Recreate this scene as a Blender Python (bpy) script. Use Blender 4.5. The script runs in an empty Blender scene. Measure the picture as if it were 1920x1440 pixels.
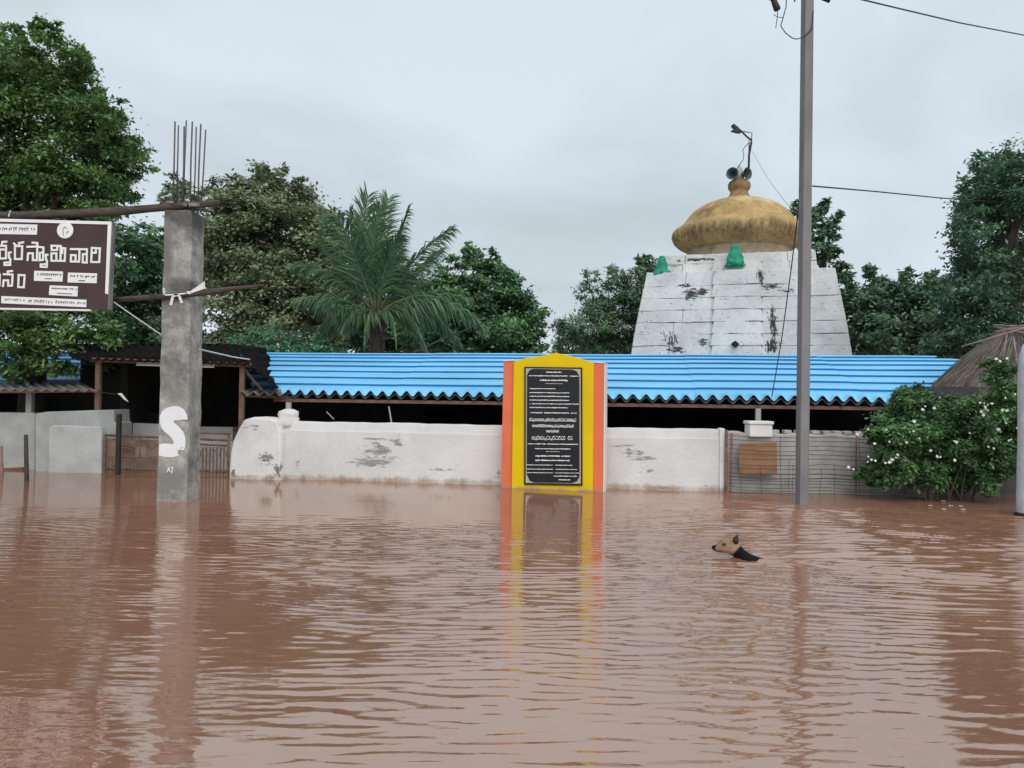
import bpy, bmesh, math, random
import numpy as np
from mathutils import Vector, Matrix
R = math.radians
random.seed(7)
rng = np.random.default_rng(11)
scene = bpy.context.scene

# ---------------------------------------------------------------- camera
FPX, W0, H0 = 1478.0, 1920.0, 1440.0
CAMZ, PITCH, ROLL = 1.2, R(1.0), R(0.75)
fwd = Vector((0, math.cos(PITCH), math.sin(PITCH)))
up0 = Vector((0, -math.sin(PITCH), math.cos(PITCH)))
rt0 = Vector((1, 0, 0))
rt = rt0 * math.cos(ROLL) + up0 * math.sin(ROLL)
up = up0 * math.cos(ROLL) - rt0 * math.sin(ROLL)
camd = bpy.data.cameras.new('camera')
camd.sensor_width = 36; camd.lens = FPX / W0 * 36; camd.clip_end = 3000; camd.clip_start = .05
cam = bpy.data.objects.new('camera', camd)
scene.collection.objects.link(cam)
M4 = Matrix((rt, up, -fwd)).transposed().to_4x4()
M4.translation = Vector((0, 0, CAMZ))
cam.matrix_world = M4
scene.camera = cam

# ---------------------------------------------------------------- sky, sun, exposure
world = bpy.data.worlds.new('World'); scene.world = world; world.use_nodes = True
nt = world.node_tree; nt.nodes.clear()
N = nt.nodes.new; LK = nt.links.new
SUN_EL, SUN_AZ = R(43), R(168)
wo = N('ShaderNodeOutputWorld'); bg = N('ShaderNodeBackground'); bg.inputs[1].default_value = .1
sky = N('ShaderNodeTexSky'); sky.sky_type = 'NISHITA'; sky.sun_disc = False
sky.sun_elevation = SUN_EL; sky.sun_rotation = SUN_AZ
tc = N('ShaderNodeTexCoord')
sep = N('ShaderNodeSeparateXYZ'); LK(tc.outputs['Generated'], sep.inputs[0])
az = N('ShaderNodeMath'); az.operation = 'ABSOLUTE'; LK(sep.outputs[2], az.inputs[0])
a1 = N('ShaderNodeMath'); a1.operation = 'ADD'; LK(az.outputs[0], a1.inputs[0]); a1.inputs[1].default_value = .35
dv = N('ShaderNodeVectorMath'); dv.operation = 'DIVIDE'
cmb = N('ShaderNodeCombineXYZ')
for i in range(3): LK(a1.outputs[0], cmb.inputs[i])
LK(tc.outputs['Generated'], dv.inputs[0]); LK(cmb.outputs[0], dv.inputs[1])
ns = N('ShaderNodeTexNoise'); ns.inputs['Scale'].default_value = 1.3; ns.inputs['Detail'].default_value = 5
ns.inputs['Roughness'].default_value = .48; ns.inputs['Distortion'].default_value = .5
LK(dv.outputs[0], ns.inputs['Vector'])
cr = N('ShaderNodeValToRGB'); LK(ns.outputs['Fac'], cr.inputs[0])
cr.color_ramp.elements[0].position = .36; cr.color_ramp.elements[0].color = (.415, .466, .500, 1)
cr.color_ramp.elements[1].position = .63; cr.color_ramp.elements[1].color = (.555, .622, .675, 1)
sc10 = N('ShaderNodeVectorMath'); sc10.operation = 'SCALE'; sc10.inputs['Scale'].default_value = 10
LK(cr.outputs[0], sc10.inputs[0])
mx = N('ShaderNodeMix'); mx.data_type = 'RGBA'; mx.inputs[0].default_value = .94
LK(sky.outputs[0], mx.inputs[6]); LK(sc10.outputs[0], mx.inputs[7])
LK(mx.outputs[2], bg.inputs[0]); LK(bg.outputs[0], wo.inputs[0])
sl = bpy.data.lights.new('sun', 'SUN'); sl.energy = 1.5; sl.angle = R(60); sl.color = (1, .97, .93)
so = bpy.data.objects.new('sun', sl); scene.collection.objects.link(so)
sd = Vector((math.sin(SUN_AZ) * math.cos(SUN_EL), math.cos(SUN_AZ) * math.cos(SUN_EL), math.sin(SUN_EL)))
so.rotation_euler = sd.to_track_quat('Z', 'Y').to_euler()
vs = scene.view_settings
vs.view_transform = 'Standard'; vs.look = 'None'; vs.gamma = 1; vs.exposure = 0.4; vs.use_curve_mapping = False
scene.cycles.use_denoising = True
scene.cycles.max_bounces = 6

# ---------------------------------------------------------------- placing by pixel of the 1920x1440 photo
CAM = Vector((0, 0, CAMZ))
def ray(px, py): return fwd + rt * ((px - 960) / FPX) + up * ((720 - py) / FPX)
def P(px, py, Y):
    d = ray(px, py); return CAM + d * (Y / d.y)
def Pz(px, py, z=0.0):
    d = ray(px, py); return CAM + d * ((z - CAMZ) / d.z)
class Plane:                       # a vertical plane through two water-line points, 'off' metres behind it
    def __init__(s, a, b):
        s.a = Vector(a); s.d = (Vector(b) - s.a); s.d.z = 0; s.len = s.d.length; s.d.normalize()
        s.n = Vector((-s.d.y, s.d.x, 0))
        if s.n.y < 0: s.n = -s.n
    def px(s, px, py, off=0.0):
        q = s.a + s.n * off; d = ray(px, py)
        return CAM + d * ((q - CAM).dot(s.n) / d.dot(s.n))
    def at(s, u, off, z): 
        p = s.a + s.d * u + s.n * off; return Vector((p.x, p.y, z))
    def u(s, p): return (Vector(p) - s.a).dot(s.d)

# ---------------------------------------------------------------- materials
MATS = {}
def lin(c): return tuple((x / 12.92 if x <= .04045 else ((x + .055) / 1.055) ** 2.4) for x in c)
def mat(name, col, rough=.8, var=.18, scale=3.0, bump=.15, bscale=30.0, metal=0.0, col2=None, spec=.4, stretch=(1, 1, 1), attr=None, trans=0.0, spots=None, detail=6):
    if name in MATS: return MATS[name]
    m = bpy.data.materials.new(name); m.use_nodes = True
    t = m.node_tree; n = t.nodes; l = t.links.new
    b = n['Principled BSDF']; b.inputs['Roughness'].default_value = rough; b.inputs['Metallic'].default_value = metal
    b.inputs['Specular IOR Level'].default_value = spec
    tc = n.new('ShaderNodeTexCoord'); mp = n.new('ShaderNodeMapping'); mp.inputs['Scale'].default_value = stretch
    l(tc.outputs['Object'], mp.inputs[0])
    no = n.new('ShaderNodeTexNoise'); no.inputs['Scale'].default_value = scale; no.inputs['Detail'].default_value = detail; no.inputs['Roughness'].default_value = .62
    l(mp.outputs[0], no.inputs['Vector'])
    c2 = col2 or tuple(x * (1 - 2 * var) for x in col)
    ra = n.new('ShaderNodeValToRGB'); l(no.outputs['Fac'], ra.inputs[0])
    ra.color_ramp.elements[0].position = .32; ra.color_ramp.elements[0].color = (*c2, 1)
    ra.color_ramp.elements[1].position = .62; ra.color_ramp.elements[1].color = (*[min(1, x * (1 + var * .5)) for x in col], 1)
    out = ra.outputs[0]
    if attr:
        at = n.new('ShaderNodeAttribute'); at.attribute_name = attr
        mu = n.new('ShaderNodeMix'); mu.data_type = 'RGBA'; mu.blend_type = 'MULTIPLY'; mu.inputs[0].default_value = 1
        l(out, mu.inputs[6]); l(at.outputs['Color'], mu.inputs[7]); out = mu.outputs[2]
    for sp in (spots or []):       # (colour, noise scale, low, high, stretch): marks with a shape of their own
        c, s_, lo, hi, st = sp
        mp2 = n.new('ShaderNodeMapping'); mp2.inputs['Scale'].default_value = st; mp2.inputs['Location'].default_value = (s_ * 1.7, s_ * .3, lo * 9)
        l(tc.outputs['Object'], mp2.inputs[0])
        n2 = n.new('ShaderNodeTexNoise'); n2.inputs['Scale'].default_value = s_; n2.inputs['Detail'].default_value = 8; n2.inputs['Roughness'].default_value = .7
        l(mp2.outputs[0], n2.inputs['Vector'])
        r2 = n.new('ShaderNodeMapRange'); r2.inputs[1].default_value = lo; r2.inputs[2].default_value = hi; l(n2.outputs['Fac'], r2.inputs[0])
        mi = n.new('ShaderNodeMix'); mi.data_type = 'RGBA'; mi.inputs[7].default_value = (*c, 1)
        l(r2.outputs[0], mi.inputs[0]); l(out, mi.inputs[6]); out = mi.outputs[2]
    l(out, b.inputs['Base Color'])
    if bump:
        nb = n.new('ShaderNodeTexNoise'); nb.inputs['Scale'].default_value = bscale; nb.inputs['Detail'].default_value = 5
        l(mp.outputs[0], nb.inputs['Vector'])
        bu = n.new('ShaderNodeBump'); bu.inputs['Strength'].default_value = bump; bu.inputs['Distance'].default_value = .02
        l(nb.outputs['Fac'], bu.inputs['Height']); l(bu.outputs[0], b.inputs['Normal'])
    if trans:
        tr = n.new('ShaderNodeBsdfTranslucent'); l(out, tr.inputs[0])
        ms = n.new('ShaderNodeMixShader'); ms.inputs[0].default_value = trans
        l(b.outputs[0], ms.inputs[1]); l(tr.outputs[0], ms.inputs[2]); l(ms.outputs[0], n['Material Output'].inputs[0])
    m['last'] = 1
    MATS[name] = m
    return m
def add_marks(m, marks):
    """ragged dark marks inside ellipsoids given in object space: (centre, radii, colour, noise scale, threshold, stretch)"""
    t = m.node_tree; n = t.nodes; l = t.links.new
    b = n['Principled BSDF']; src = b.inputs['Base Color'].links[0].from_socket
    tc = n.new('ShaderNodeTexCoord')
    for (c, r, col, s_, th, st, *so_) in marks:
        su = n.new('ShaderNodeVectorMath'); su.operation = 'SUBTRACT'; su.inputs[1].default_value = c; l(tc.outputs['Object'], su.inputs[0])
        di = n.new('ShaderNodeVectorMath'); di.operation = 'DIVIDE'; di.inputs[1].default_value = r; l(su.outputs[0], di.inputs[0])
        le = n.new('ShaderNodeVectorMath'); le.operation = 'LENGTH'; l(di.outputs[0], le.inputs[0])
        f = n.new('ShaderNodeMapRange'); f.inputs[1].default_value = 1.0; f.inputs[2].default_value = .2; f.inputs[3].default_value = 0; f.inputs[4].default_value = .3
        l(le.outputs['Value'], f.inputs[0])
        mp2 = n.new('ShaderNodeMapping'); mp2.inputs['Scale'].default_value = st; l(tc.outputs['Object'], mp2.inputs[0])
        n2 = n.new('ShaderNodeTexNoise'); n2.inputs['Scale'].default_value = s_; n2.inputs['Detail'].default_value = 7; n2.inputs['Roughness'].default_value = .72
        l(mp2.outputs[0], n2.inputs['Vector'])
        ad = n.new('ShaderNodeMath'); ad.operation = 'ADD'; l(f.outputs[0], ad.inputs[0]); l(n2.outputs['Fac'], ad.inputs[1])
        r2 = n.new('ShaderNodeMapRange'); r2.inputs[1].default_value = th; r2.inputs[2].default_value = th + (so_[0] if so_ else .06); l(ad.outputs[0], r2.inputs[0])
        mi = n.new('ShaderNodeMix'); mi.data_type = 'RGBA'; mi.inputs[7].default_value = (*col, 1)
        l(r2.outputs[0], mi.inputs[0]); l(src, mi.inputs[6]); src = mi.outputs[2]
    l(src, b.inputs['Base Color'])

# ---------------------------------------------------------------- mesh builders
COL = scene.collection
class MB:
    def __init__(s): s.v = []; s.f = []
    def add(s, vs, fs):
        k = len(s.v); s.v += [Vector(x) for x in vs]; s.f += [tuple(i + k for i in f) for f in fs]; return s
    def hexa(s, p):               # 8 corners: bottom 4 (ccw), top 4
        return s.add(p, [(3, 2, 1, 0), (4, 5, 6, 7), (0, 1, 5, 4), (1, 2, 6, 5), (2, 3, 7, 6), (3, 0, 4, 7)])
    def box(s, c, sz, ax=None):
        c = Vector(c); X, Y, Z = ax or (Vector((1, 0, 0)), Vector((0, 1, 0)), Vector((0, 0, 1)))
        a, b, d = X * sz[0] / 2, Y * sz[1] / 2, Z * sz[2] / 2
        return s.hexa([c - a - b - d, c + a - b - d, c + a + b - d, c - a + b - d, c - a - b + d, c + a - b + d, c + a + b + d, c - a + b + d])
    def tube(s, pts, r, n=8, cap=True):
        pts = [Vector(p) for p in pts]; rs = r if isinstance(r, (list, tuple)) else [r] * len(pts)
        k = len(s.v); m = len(pts); px_ = None
        for i, p in enumerate(pts):
            t = (pts[min(i + 1, m - 1)] - pts[max(i - 1, 0)]).normalized()
            if px_ is None:
                px_ = t.cross(Vector((0, 0, 1)));
                if px_.length < .1: px_ = t.cross(Vector((0, 1, 0)))
            px_ = (px_ - t * px_.dot(t)).normalized(); q = t.cross(px_)
            for j in range(n):
                a = 2 * math.pi * j / n; s.v.append(p + (px_ * math.cos(a) + q * math.sin(a)) * rs[i])
        for i in range(m - 1):
            for j in range(n):
                a, b = k + i * n + j, k + i * n + (j + 1) % n; s.f.append((a, b, b + n, a + n))
        if cap: s.f.append(tuple(k + j for j in range(n))[::-1]); s.f.append(tuple(k + (m - 1) * n + j for j in range(n)))
        return s
    def lathe(s, c, prof, n=32, ax=None, fn=None):
        c = Vector(c); X, Y, Z = ax or (Vector((1, 0, 0)), Vector((0, 1, 0)), Vector((0, 0, 1)))
        k = len(s.v)
        for i, (r, z) in enumerate(prof):
            for j in range(n):
                a = 2 * math.pi * j / n; rr = r * (fn(i, a) if fn else 1)
                s.v.append(c + X * rr * math.cos(a) + Y * rr * math.sin(a) + Z * z)
        for i in range(len(prof) - 1):
            for j in range(n):
                a, b = k + i * n + j, k + i * n + (j + 1) % n; s.f.append((a, b, b + n, a + n))
        s.f.append(tuple(k + j for j in range(n))[::-1]); s.f.append(tuple(k + (len(prof) - 1) * n + j for j in range(n)))
        return s
    def prism(s, poly, ext):       # polygon of points extruded by vector ext
        n = len(poly); ext = Vector(ext); a = [Vector(p) for p in poly]
        return s.add(a + [p + ext for p in a], [tuple(range(n)), tuple(range(2 * n - 1, n - 1, -1))] + [(i, i + n, (i + 1) % n + n, (i + 1) % n) for i in range(n)])
    def strip(s, pts, w, nrm, h, k=[0]):  # flat brush stroke along a polyline in a plane with normal nrm (towards the viewer)
        pts = [Vector(p) for p in pts]
        for a, b in zip(pts, pts[1:]):
            t = (b - a).normalized(); q = t.cross(nrm).normalized() * (w / 2); e = t * (w * .45)
            k[0] += 1; s.prism([a - e - q, b + e - q, b + e + q, a - e + q], nrm * (h + .00035 * (k[0] % 13)))
        return s
class Obj: pass
def thing(name, label, cat, loc=(0, 0, 0), group=None):
    o = bpy.data.objects.new(name, None); COL.objects.link(o); o.location = loc; o.empty_display_size = .2
    o['label'] = label; o['category'] = cat
    if group: o['group'] = group
    return o
def root_loc(o):
    while o.parent: o = o.parent
    return o.location
def mesh_from(name, mb, org, smooth):
    me = bpy.data.meshes.new(name); me.from_pydata([tuple(v - org) for v in mb.v], [], mb.f); me.update()
    bm = bmesh.new(); bm.from_mesh(me); bmesh.ops.recalc_face_normals(bm, faces=bm.faces); bm.to_mesh(me); bm.free()
    if smooth:
        me.polygons.foreach_set('use_smooth', [True] * len(me.polygons))
    return me
def part(parent, name, mb, m, smooth=False, bevel=0, kind=None, label=None):
    org = root_loc(parent).copy()
    me = mesh_from(name, mb, org, smooth); me.materials.append(m)
    o = bpy.data.objects.new(name, me); COL.objects.link(o); o.parent = parent
    if bevel:
        md = o.modifiers.new('bevel', 'BEVEL'); md.width = bevel; md.segments = 2; md.limit_method = 'ANGLE'
    if kind: o['kind'] = kind
    if label: o['label'] = label
    return o
def single(name, mb, m, label=None, cat=None, group=None, org=None, kind=None, smooth=False, bevel=0):
    org = Vector(org) if org is not None else Vector(mb.v[0])
    me = mesh_from(name, mb, org, smooth); me.materials.append(m)
    o = bpy.data.objects.new(name, me); COL.objects.link(o); o.location = org
    if label: o['label'] = label; o['category'] = cat
    if group: o['group'] = group
    if kind: o['kind'] = kind
    if bevel:
        md = o.modifiers.new('bevel', 'BEVEL'); md.width = bevel; md.segments = 2; md.limit_method = 'ANGLE'
    return o
def np_mesh(name, V, Q, cols=None, smooth=False):
    me = bpy.data.meshes.new(name); V = np.asarray(V, np.float32); Q = np.asarray(Q, np.int32)
    k = Q.shape[1]
    me.vertices.add(len(V)); me.vertices.foreach_set('co', V.ravel())
    me.loops.add(Q.size); me.loops.foreach_set('vertex_index', Q.ravel())
    me.polygons.add(len(Q)); me.polygons.foreach_set('loop_start', np.arange(0, Q.size, k, dtype=np.int32))
    me.polygons.foreach_set('loop_total', np.full(len(Q), k, np.int32))
    if smooth: me.polygons.foreach_set('use_smooth', np.ones(len(Q), bool))
    me.update(calc_edges=True)
    if cols is not None:
        a = me.color_attributes.new('leafcol', 'FLOAT_COLOR', 'POINT')
        c4 = np.ones((len(V), 4), np.float32); c4[:, :3] = cols; a.data.foreach_set('color', c4.ravel())
    me.validate()
    return me

# ================================================================= THE SETTING
GROUND = -0.95
g = MB(); g.add([(-900, -300, GROUND), (900, -300, GROUND), (900, 1500, GROUND), (-900, 1500, GROUND)], [(0, 1, 2, 3)])
single('ground', g, mat('mud', (.12, .075, .05), .9), kind='structure', org=(0, 0, GROUND))

# --- water: a fine rippled sheet in front, flat sheets to the horizon round it
DOG = Pz(1380, 1047)
def water_height(X, Y):
    def vnoise(x, y, sc, seed):
        r = np.random.default_rng(seed); o = np.zeros_like(x)
        for _ in range(7):
            a = r.uniform(0, 2 * np.pi); k = sc * r.uniform(.5, 1.6); o += np.sin((x * np.cos(a) + y * np.sin(a)) * k + r.uniform(0, 6.28))
        return o / 2.6
    def ss(a, b, x):
        t = np.clip((x - a) / (b - a), 0, 1); return t * t * (3 - 2 * t)
    # domain warp: crests bow and wander
    wx = X + .25 * vnoise(X, Y, 1.4, 1); wy = Y + .10 * vnoise(X, Y, 1.7, 2) + .035 * vnoise(X, Y, 5.0, 22)
    r = np.random.default_rng(5); H = np.zeros_like(X)
    def waves(n, l0, l1, spread, slope, seed, tilt=0.0):
        r = np.random.default_rng(seed); o = np.zeros_like(X)
        for _ in range(n):
            lam = np.exp(r.uniform(np.log(l0), np.log(l1))); k = 2 * np.pi / lam
            a = r.normal(tilt, spread); ph = (wx * np.sin(a) + wy * np.cos(a)) * k + r.uniform(0, 6.28)
            s_ = np.sin(ph); o += slope / k * (s_ - .28 * np.cos(2 * ph))
        return o / np.sqrt(n)
    main = waves(18, .075, .17, R(7), .23, 31, R(4)); cross = waves(10, .06, .13, R(26), .07, 32)
    fine = waves(20, .05, .10, R(15), .13, 33, R(5)); swell = waves(5, .4, 1.0, R(22), .010, 34)
    calm = 1 - ss(7.4, 9.6, Y + .7 * vnoise(X, Y, .9, 3))
    patch = .45 + .55 * ss(-.7, .8, vnoise(X, Y * .8, 1.1, 4))
    left = ss(-.34, -.20, X / np.maximum(Y, .5))            # quieter water on the left
    near = .36 + .64 * ss(3.2, 5.8, Y)
    H = calm * ((main + .8 * cross) * patch * (.36 + .64 * left) * near) + fine * (.022 + calm * (.35 + .65 * patch) * (.42 + .58 * left)) + swell * (.25 + .6 * calm)
    # the dog's wake: two arms opening to the right behind it
    dx = X - (DOG.x - .05); dy = Y - DOG.y
    for sgn, ang in ((1, 13), (-1, 20)):
        dist = dy - sgn * np.tan(R(ang)) * np.maximum(dx, 0)
        env = np.exp(-(dist / (.09 + .06 * np.clip(dx, 0, 9))) ** 2) * ss(-.1, .25, dx) * (1 - ss(2.2, 4.0, dx))
        H += .011 * env * np.cos(dist * 2 * np.pi / (.14 + .03 * np.clip(dx, 0, 9)))
    bow = np.exp(-((np.hypot(dx + .12, dy) - .16) / .05) ** 2); H += .006 * bow
    wx, wy = X * .8 + .2 * vnoise(X, Y, 4, 8), Y + .05 * vnoise(X, Y, 6, 9)      # churned water trailing behind it
    turb = np.exp(-((dx - 1.1) / .95) ** 2 - ((dy - .28 + .05 * dx) / (.16 + .09 * np.clip(dx, 0, 4))) ** 2) * ss(.05, .4, dx)
    return H * (1 - .5 * turb) + turb * (waves(12, .12, .30, R(16), .22, 71, R(-6)) + .012 * np.exp(-((dy - .25) / .2) ** 2))
xs = np.arange(-9.5, 9.501, .045); ys = np.concatenate([np.arange(1.4, 5.5, .0125), np.arange(5.5, 10, .016), np.arange(10, 13.6, .03)])
X, Y = np.meshgrid(xs, ys); H = water_height(X, Y)
ed = np.minimum.reduce([(X + 9.5) / .8, (9.5 - X) / .8, (Y - 1.4) / .4, (ys[-1] - Y) / .8]); H *= np.clip(ed, 0, 1)
V = np.stack([X, Y, H], -1).reshape(-1, 3); nx, ny = len(xs), len(ys)
I = (np.arange(ny - 1)[:, None] * nx + np.arange(nx - 1)[None]).ravel()
Q = np.stack([I, I + 1, I + 1 + nx, I + nx], 1)
x0, x1, y0, y1 = xs[0], xs[-1], ys[0], ys[-1]; b = len(V); F = 900
outer = [(-F, -300, 0), (F, -300, 0), (F, 1500, 0), (-F, 1500, 0), (x0, y0, 0), (x1, y0, 0), (x1, y1, 0), (x0, y1, 0)]
V = np.concatenate([V, np.array(outer)]); Q = np.concatenate([Q, np.array([[0, 1, 5, 4], [1, 2, 6, 5], [2, 3, 7, 6], [3, 0, 4, 7]]) + b])
wm = bpy.data.materials.new('flood_water'); wm.use_nodes = True
t = wm.node_tree; pb = t.nodes['Principled BSDF']
pb.inputs['Roughness'].default_value = .02; pb.inputs['IOR'].default_value = 3.15; pb.inputs['Specular Tint'].default_value = (1, .925, .82, 1)
tcw = t.nodes.new('ShaderNodeTexCoord'); nw = t.nodes.new('ShaderNodeTexNoise'); nw.inputs['Scale'].default_value = .5; nw.inputs['Detail'].default_value = 4
t.links.new(tcw.outputs['Object'], nw.inputs['Vector'])
rw = t.nodes.new('ShaderNodeValToRGB'); t.links.new(nw.outputs['Fac'], rw.inputs[0])
rw.color_ramp.elements[0].position = .3; rw.color_ramp.elements[0].color = (.262, .124, .080, 1)
rw.color_ramp.elements[1].position = .7; rw.color_ramp.elements[1].color = (.322, .160, .106, 1)
t.links.new(rw.outputs[0], pb.inputs['Base Color'])
mpw = t.nodes.new('ShaderNodeMapping'); mpw.inputs['Scale'].default_value = (9, 34, 1); t.links.new(tcw.outputs['Object'], mpw.inputs[0])
nw2 = t.nodes.new('ShaderNodeTexNoise'); nw2.inputs['Scale'].default_value = 1; nw2.inputs['Detail'].default_value = 3; t.links.new(mpw.outputs[0], nw2.inputs['Vector'])
bw = t.nodes.new('ShaderNodeBump'); bw.inputs['Strength'].default_value = .035; bw.inputs['Distance'].default_value = .02
t.links.new(nw2.outputs['Fac'], bw.inputs['Height']); t.links.new(bw.outputs[0], pb.inputs['Normal'])
wme = np_mesh('flood_water', V, Q, smooth=True); wme.materials.append(wm)
wo_ = bpy.data.objects.new('flood_water', wme); COL.objects.link(wo_); wo_['kind'] = 'structure'

# ================================================================= TEMPLE COMPOUND
WALL = Plane(Pz(430, 895), Pz(1357, 922))
m_white = mat('whitewash', (.74, .73, .71), .9, .10, 2.0, .25, 25, spots=[((.42, .40, .37), 5, .66, .80, (1, 1, 2.2)), ((.50, .40, .32), 9, .70, .82, (1, 1, 3))])
m_wall = mat('compound_whitewash', (.665, .66, .65), .9, .07, 1.6, .3, 20, spots=[((.45, .43, .40), 7, .69, .80, (1, 1, 2.5))])
m_grey = mat('grey_plaster', (.40, .41, .40), .92, .14, 2.2, .3, 22, spots=[((.20, .19, .18), 5, .62, .8, (1, 1, 2))])
m_dirty = mat('dirty_plaster', (.42, .41, .39), .92, .16, 2.5, .4, 18, spots=[((.16, .15, .14), 4, .60, .78, (1, 1, 3))])
m_rust = mat('rusty_steel', (.19, .105, .075), .75, .3, 12, .2, 60)
m_brown = mat('brown_painted_post', (.20, .115, .085), .7, .2, 8, .15, 40)
m_dark = mat('shade_and_black', (.020, .019, .018), .95, .2, 3, .2, 20)  # interior shade painted near black; also colours the vent and post base ring
m_asb = mat('asbestos_sheet', (.16, .155, .15), .9, .25, 6, .2, 40)
m_black = mat('black_metal', (.015, .016, .018), .5, .2, 10, .1, 60)
m_wood = mat('weathered_wood', (.085, .065, .055), .85, .35, 7, .4, 30, stretch=(1, 6, 6))
m_conc = mat('pillar_concrete', (.44, .425, .395), .9, .16, 3.2, .35, 35, spots=[((.12, .115, .11), 3.5, .60, .78, (1, 1, .6))])
m_steel = mat('rebar_steel', (.12, .11, .105), .6, .2, 20, .2, 80, metal=.4)

# ---- white compound wall
A0 = WALL.a
wall_t = thing('compound_wall', 'long low whitewashed wall with peeling patches behind the yellow plaque', 'wall', WALL.at(3.6, .1, GROUND))
def W(px, py, off=0): return WALL.px(px, py, off)
def topz(px, py, off=0): return W(px, py, off).z
bm_ = MB()
prof = []
uL, uR = WALL.u(W(520, 850)), WALL.u(W(1357, 850))
nseg = 46
def wall_top(u):     # px-read heights along the wall, slightly uneven
    t = (u - uL) / (uR - uL); z = topz(540, 790) * (1 - t) + topz(1357, 806) * t
    return z + .003 * math.sin(u * 3.1) + .003 * math.sin(u * 7.7 + 1) + .003 * math.sin(u * 17)
for i in range(nseg + 1):
    u = uL + (uR - uL) * i / nseg; z = wall_top(u)
    bm_.v += [WALL.at(u, 0, GROUND), WALL.at(u, 0.004, z - .13), WALL.at(u, .012, z - .12), WALL.at(u, .035, z - .012), WALL.at(u, .06, z), WALL.at(u, .22, z), WALL.at(u, .25, z - .03), WALL.at(u, .25, GROUND)]
for i in range(nseg):
    for j in range(7):
        a = i * 8 + j; bm_.f.append((a, a + 1, a + 9, a + 8))
bm_.f.append(tuple(range(8))); bm_.f.append(tuple(nseg * 8 + j for j in range(8))[::-1])
org = Vector(wall_t.location)
def rel(p): return tuple(Vector(p) - org)
marks = []
for (px, py, rx, rz, th) in [(710, 845, .50, .28, .66), (690, 870, .45, .12, .66), (745, 830, .2, .18, .66), (890, 838, .12, .1, .72), (935, 890, .12, .15, .70), (1190, 850, .45, .25, .72), (1215, 880, .3, .12, .72), (1330, 912, .3, .05, .7)]:
    marks.append((rel(W(px, py)), (rx, .4, rz), (.26, .25, .24), 7, th + .06, (1, 1, 3.2), .10))
marks += [(rel(W(x_, y_)), (rx_, .4, rz_), (.30, .29, .27), 9, th_, st_, .06) for x_, y_, rx_, rz_, th_, st_ in ((700, 823, .55, .035, .70, (.5, 1, 6)), (705, 865, .6, .10, .70, (.8, 1, 4)), (560, 870, .15, .2, .80, (1, 1, 2)), (830, 880, .5, .08, .78, (1, 1, 3)), (640, 900, 1.0, .04, .74, (1, 1, 2)), (1250, 915, .8, .04, .74, (1, 1, 2)), (1170, 835, .3, .05, .72, (.6, 1, 5)), (1210, 860, .35, .05, .72, (.6, 1, 5)))]
mud = lambda o, z=.02, h=.085: (tuple(Vector((4, 11, z)) - Vector(o)), (60, 60, h), (.34, .25, .19), 5, .62, (1, 1, .6), .3)
marks.append(mud(org))
add_marks(m_wall, marks)
add_marks(m_white, [mud(org), (rel(W(500, 860, -.16)), (.25, .5, .22), (.26, .25, .24), 10, .74, (1, 1, 2.2), .06), (rel(W(520, 880, -.16)), (.10, .5, .25), (.2, .19, .18), 10, .70, (2, 1, 1), .06), (rel(W(438, 890, -.16)), (.12, .5, .15), (.2, .19, .18), 10, .70, (1, 1, 1), .06), (rel(W(470, 800, -.16)), (.3, .5, .12), (.3, .29, .28), 12, .78, (1, 1, 2), .06)])
part(wall_t, 'wall_body', bm_, m_wall)
# thick rounded pier on the left end, plaster lump with a post
pier = MB()
outl = [(428, 935), (429, 892), (432, 850), (436, 828), (446, 805), (457, 787), (475, 782), (505, 784), (518, 790), (526, 812), (527, 850), (526, 897), (525, 935)]
fr = [W(x, y, -.16) for x, y in outl]
for p in (fr[0], fr[-1]): p.z = GROUND
pier.prism(fr, WALL.n * .46)
part(wall_t, 'end_pier', pier, m_white, bevel=.03)
lump = MB(); c = W(541, 793, .12); s_ = 12.3 / FPX
lump.lathe(c, [(.135, -.05), (.14, 0), (.15, .07), (.135, .09), (.15, .12), (.14, .165), (.12, .175), (.06, .20), (.02, .205)], 14, fn=lambda i, a: 1 + .05 * math.sin(a * 3 + i))
part(wall_t, 'plaster_lump', lump, m_white, True)
edge = MB(); 
e0, e1 = WALL.u(W(1349, 860)), WALL.u(W(1358.5, 860))
zt = topz(1357, 805)
edge.hexa([WALL.at(e0, -.03, GROUND), WALL.at(e1, -.03, GROUND), WALL.at(e1, .27, GROUND), WALL.at(e0, .27, GROUND), WALL.at(e0, -.03, zt + .01), WALL.at(e1, -.03, zt + .01), WALL.at(e1, .27, zt + .01), WALL.at(e0, .27, zt + .01)])
part(wall_t, 'end_strip', edge, m_white, bevel=.01)

# ---- dirty wall on the right of it, behind the wire fence
OFF2 = .10
dw = thing('dirty_wall', 'grey stained plaster wall behind the wire fence, right of the white wall', 'wall', W(1500, 870, OFF2 + .1).xy.to_3d() + Vector((0, 0, GROUND)))
b = MB(); k0, k1 = WALL.u(W(1360, 870, OFF2)), WALL.u(W(1752, 870, OFF2)); n = 30
for i in range(n + 1):
    u = k0 + (k1 - k0) * i / n; z = topz(1400, 810, OFF2) - .02 * i / n + .012 * math.sin(i * 1.3) + random.uniform(-.006, .006)
    b.v += [WALL.at(u, OFF2, GROUND), WALL.at(u, OFF2, z - .02), WALL.at(u, OFF2 + .03, z), WALL.at(u, OFF2 + .2, z), WALL.at(u, OFF2 + .2, GROUND)]
for i in range(n):
    for j in range(4): a = i * 5 + j; b.f.append((a, a + 1, a + 6, a + 5))
part(dw, 'wall_body', b, m_dirty)
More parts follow.
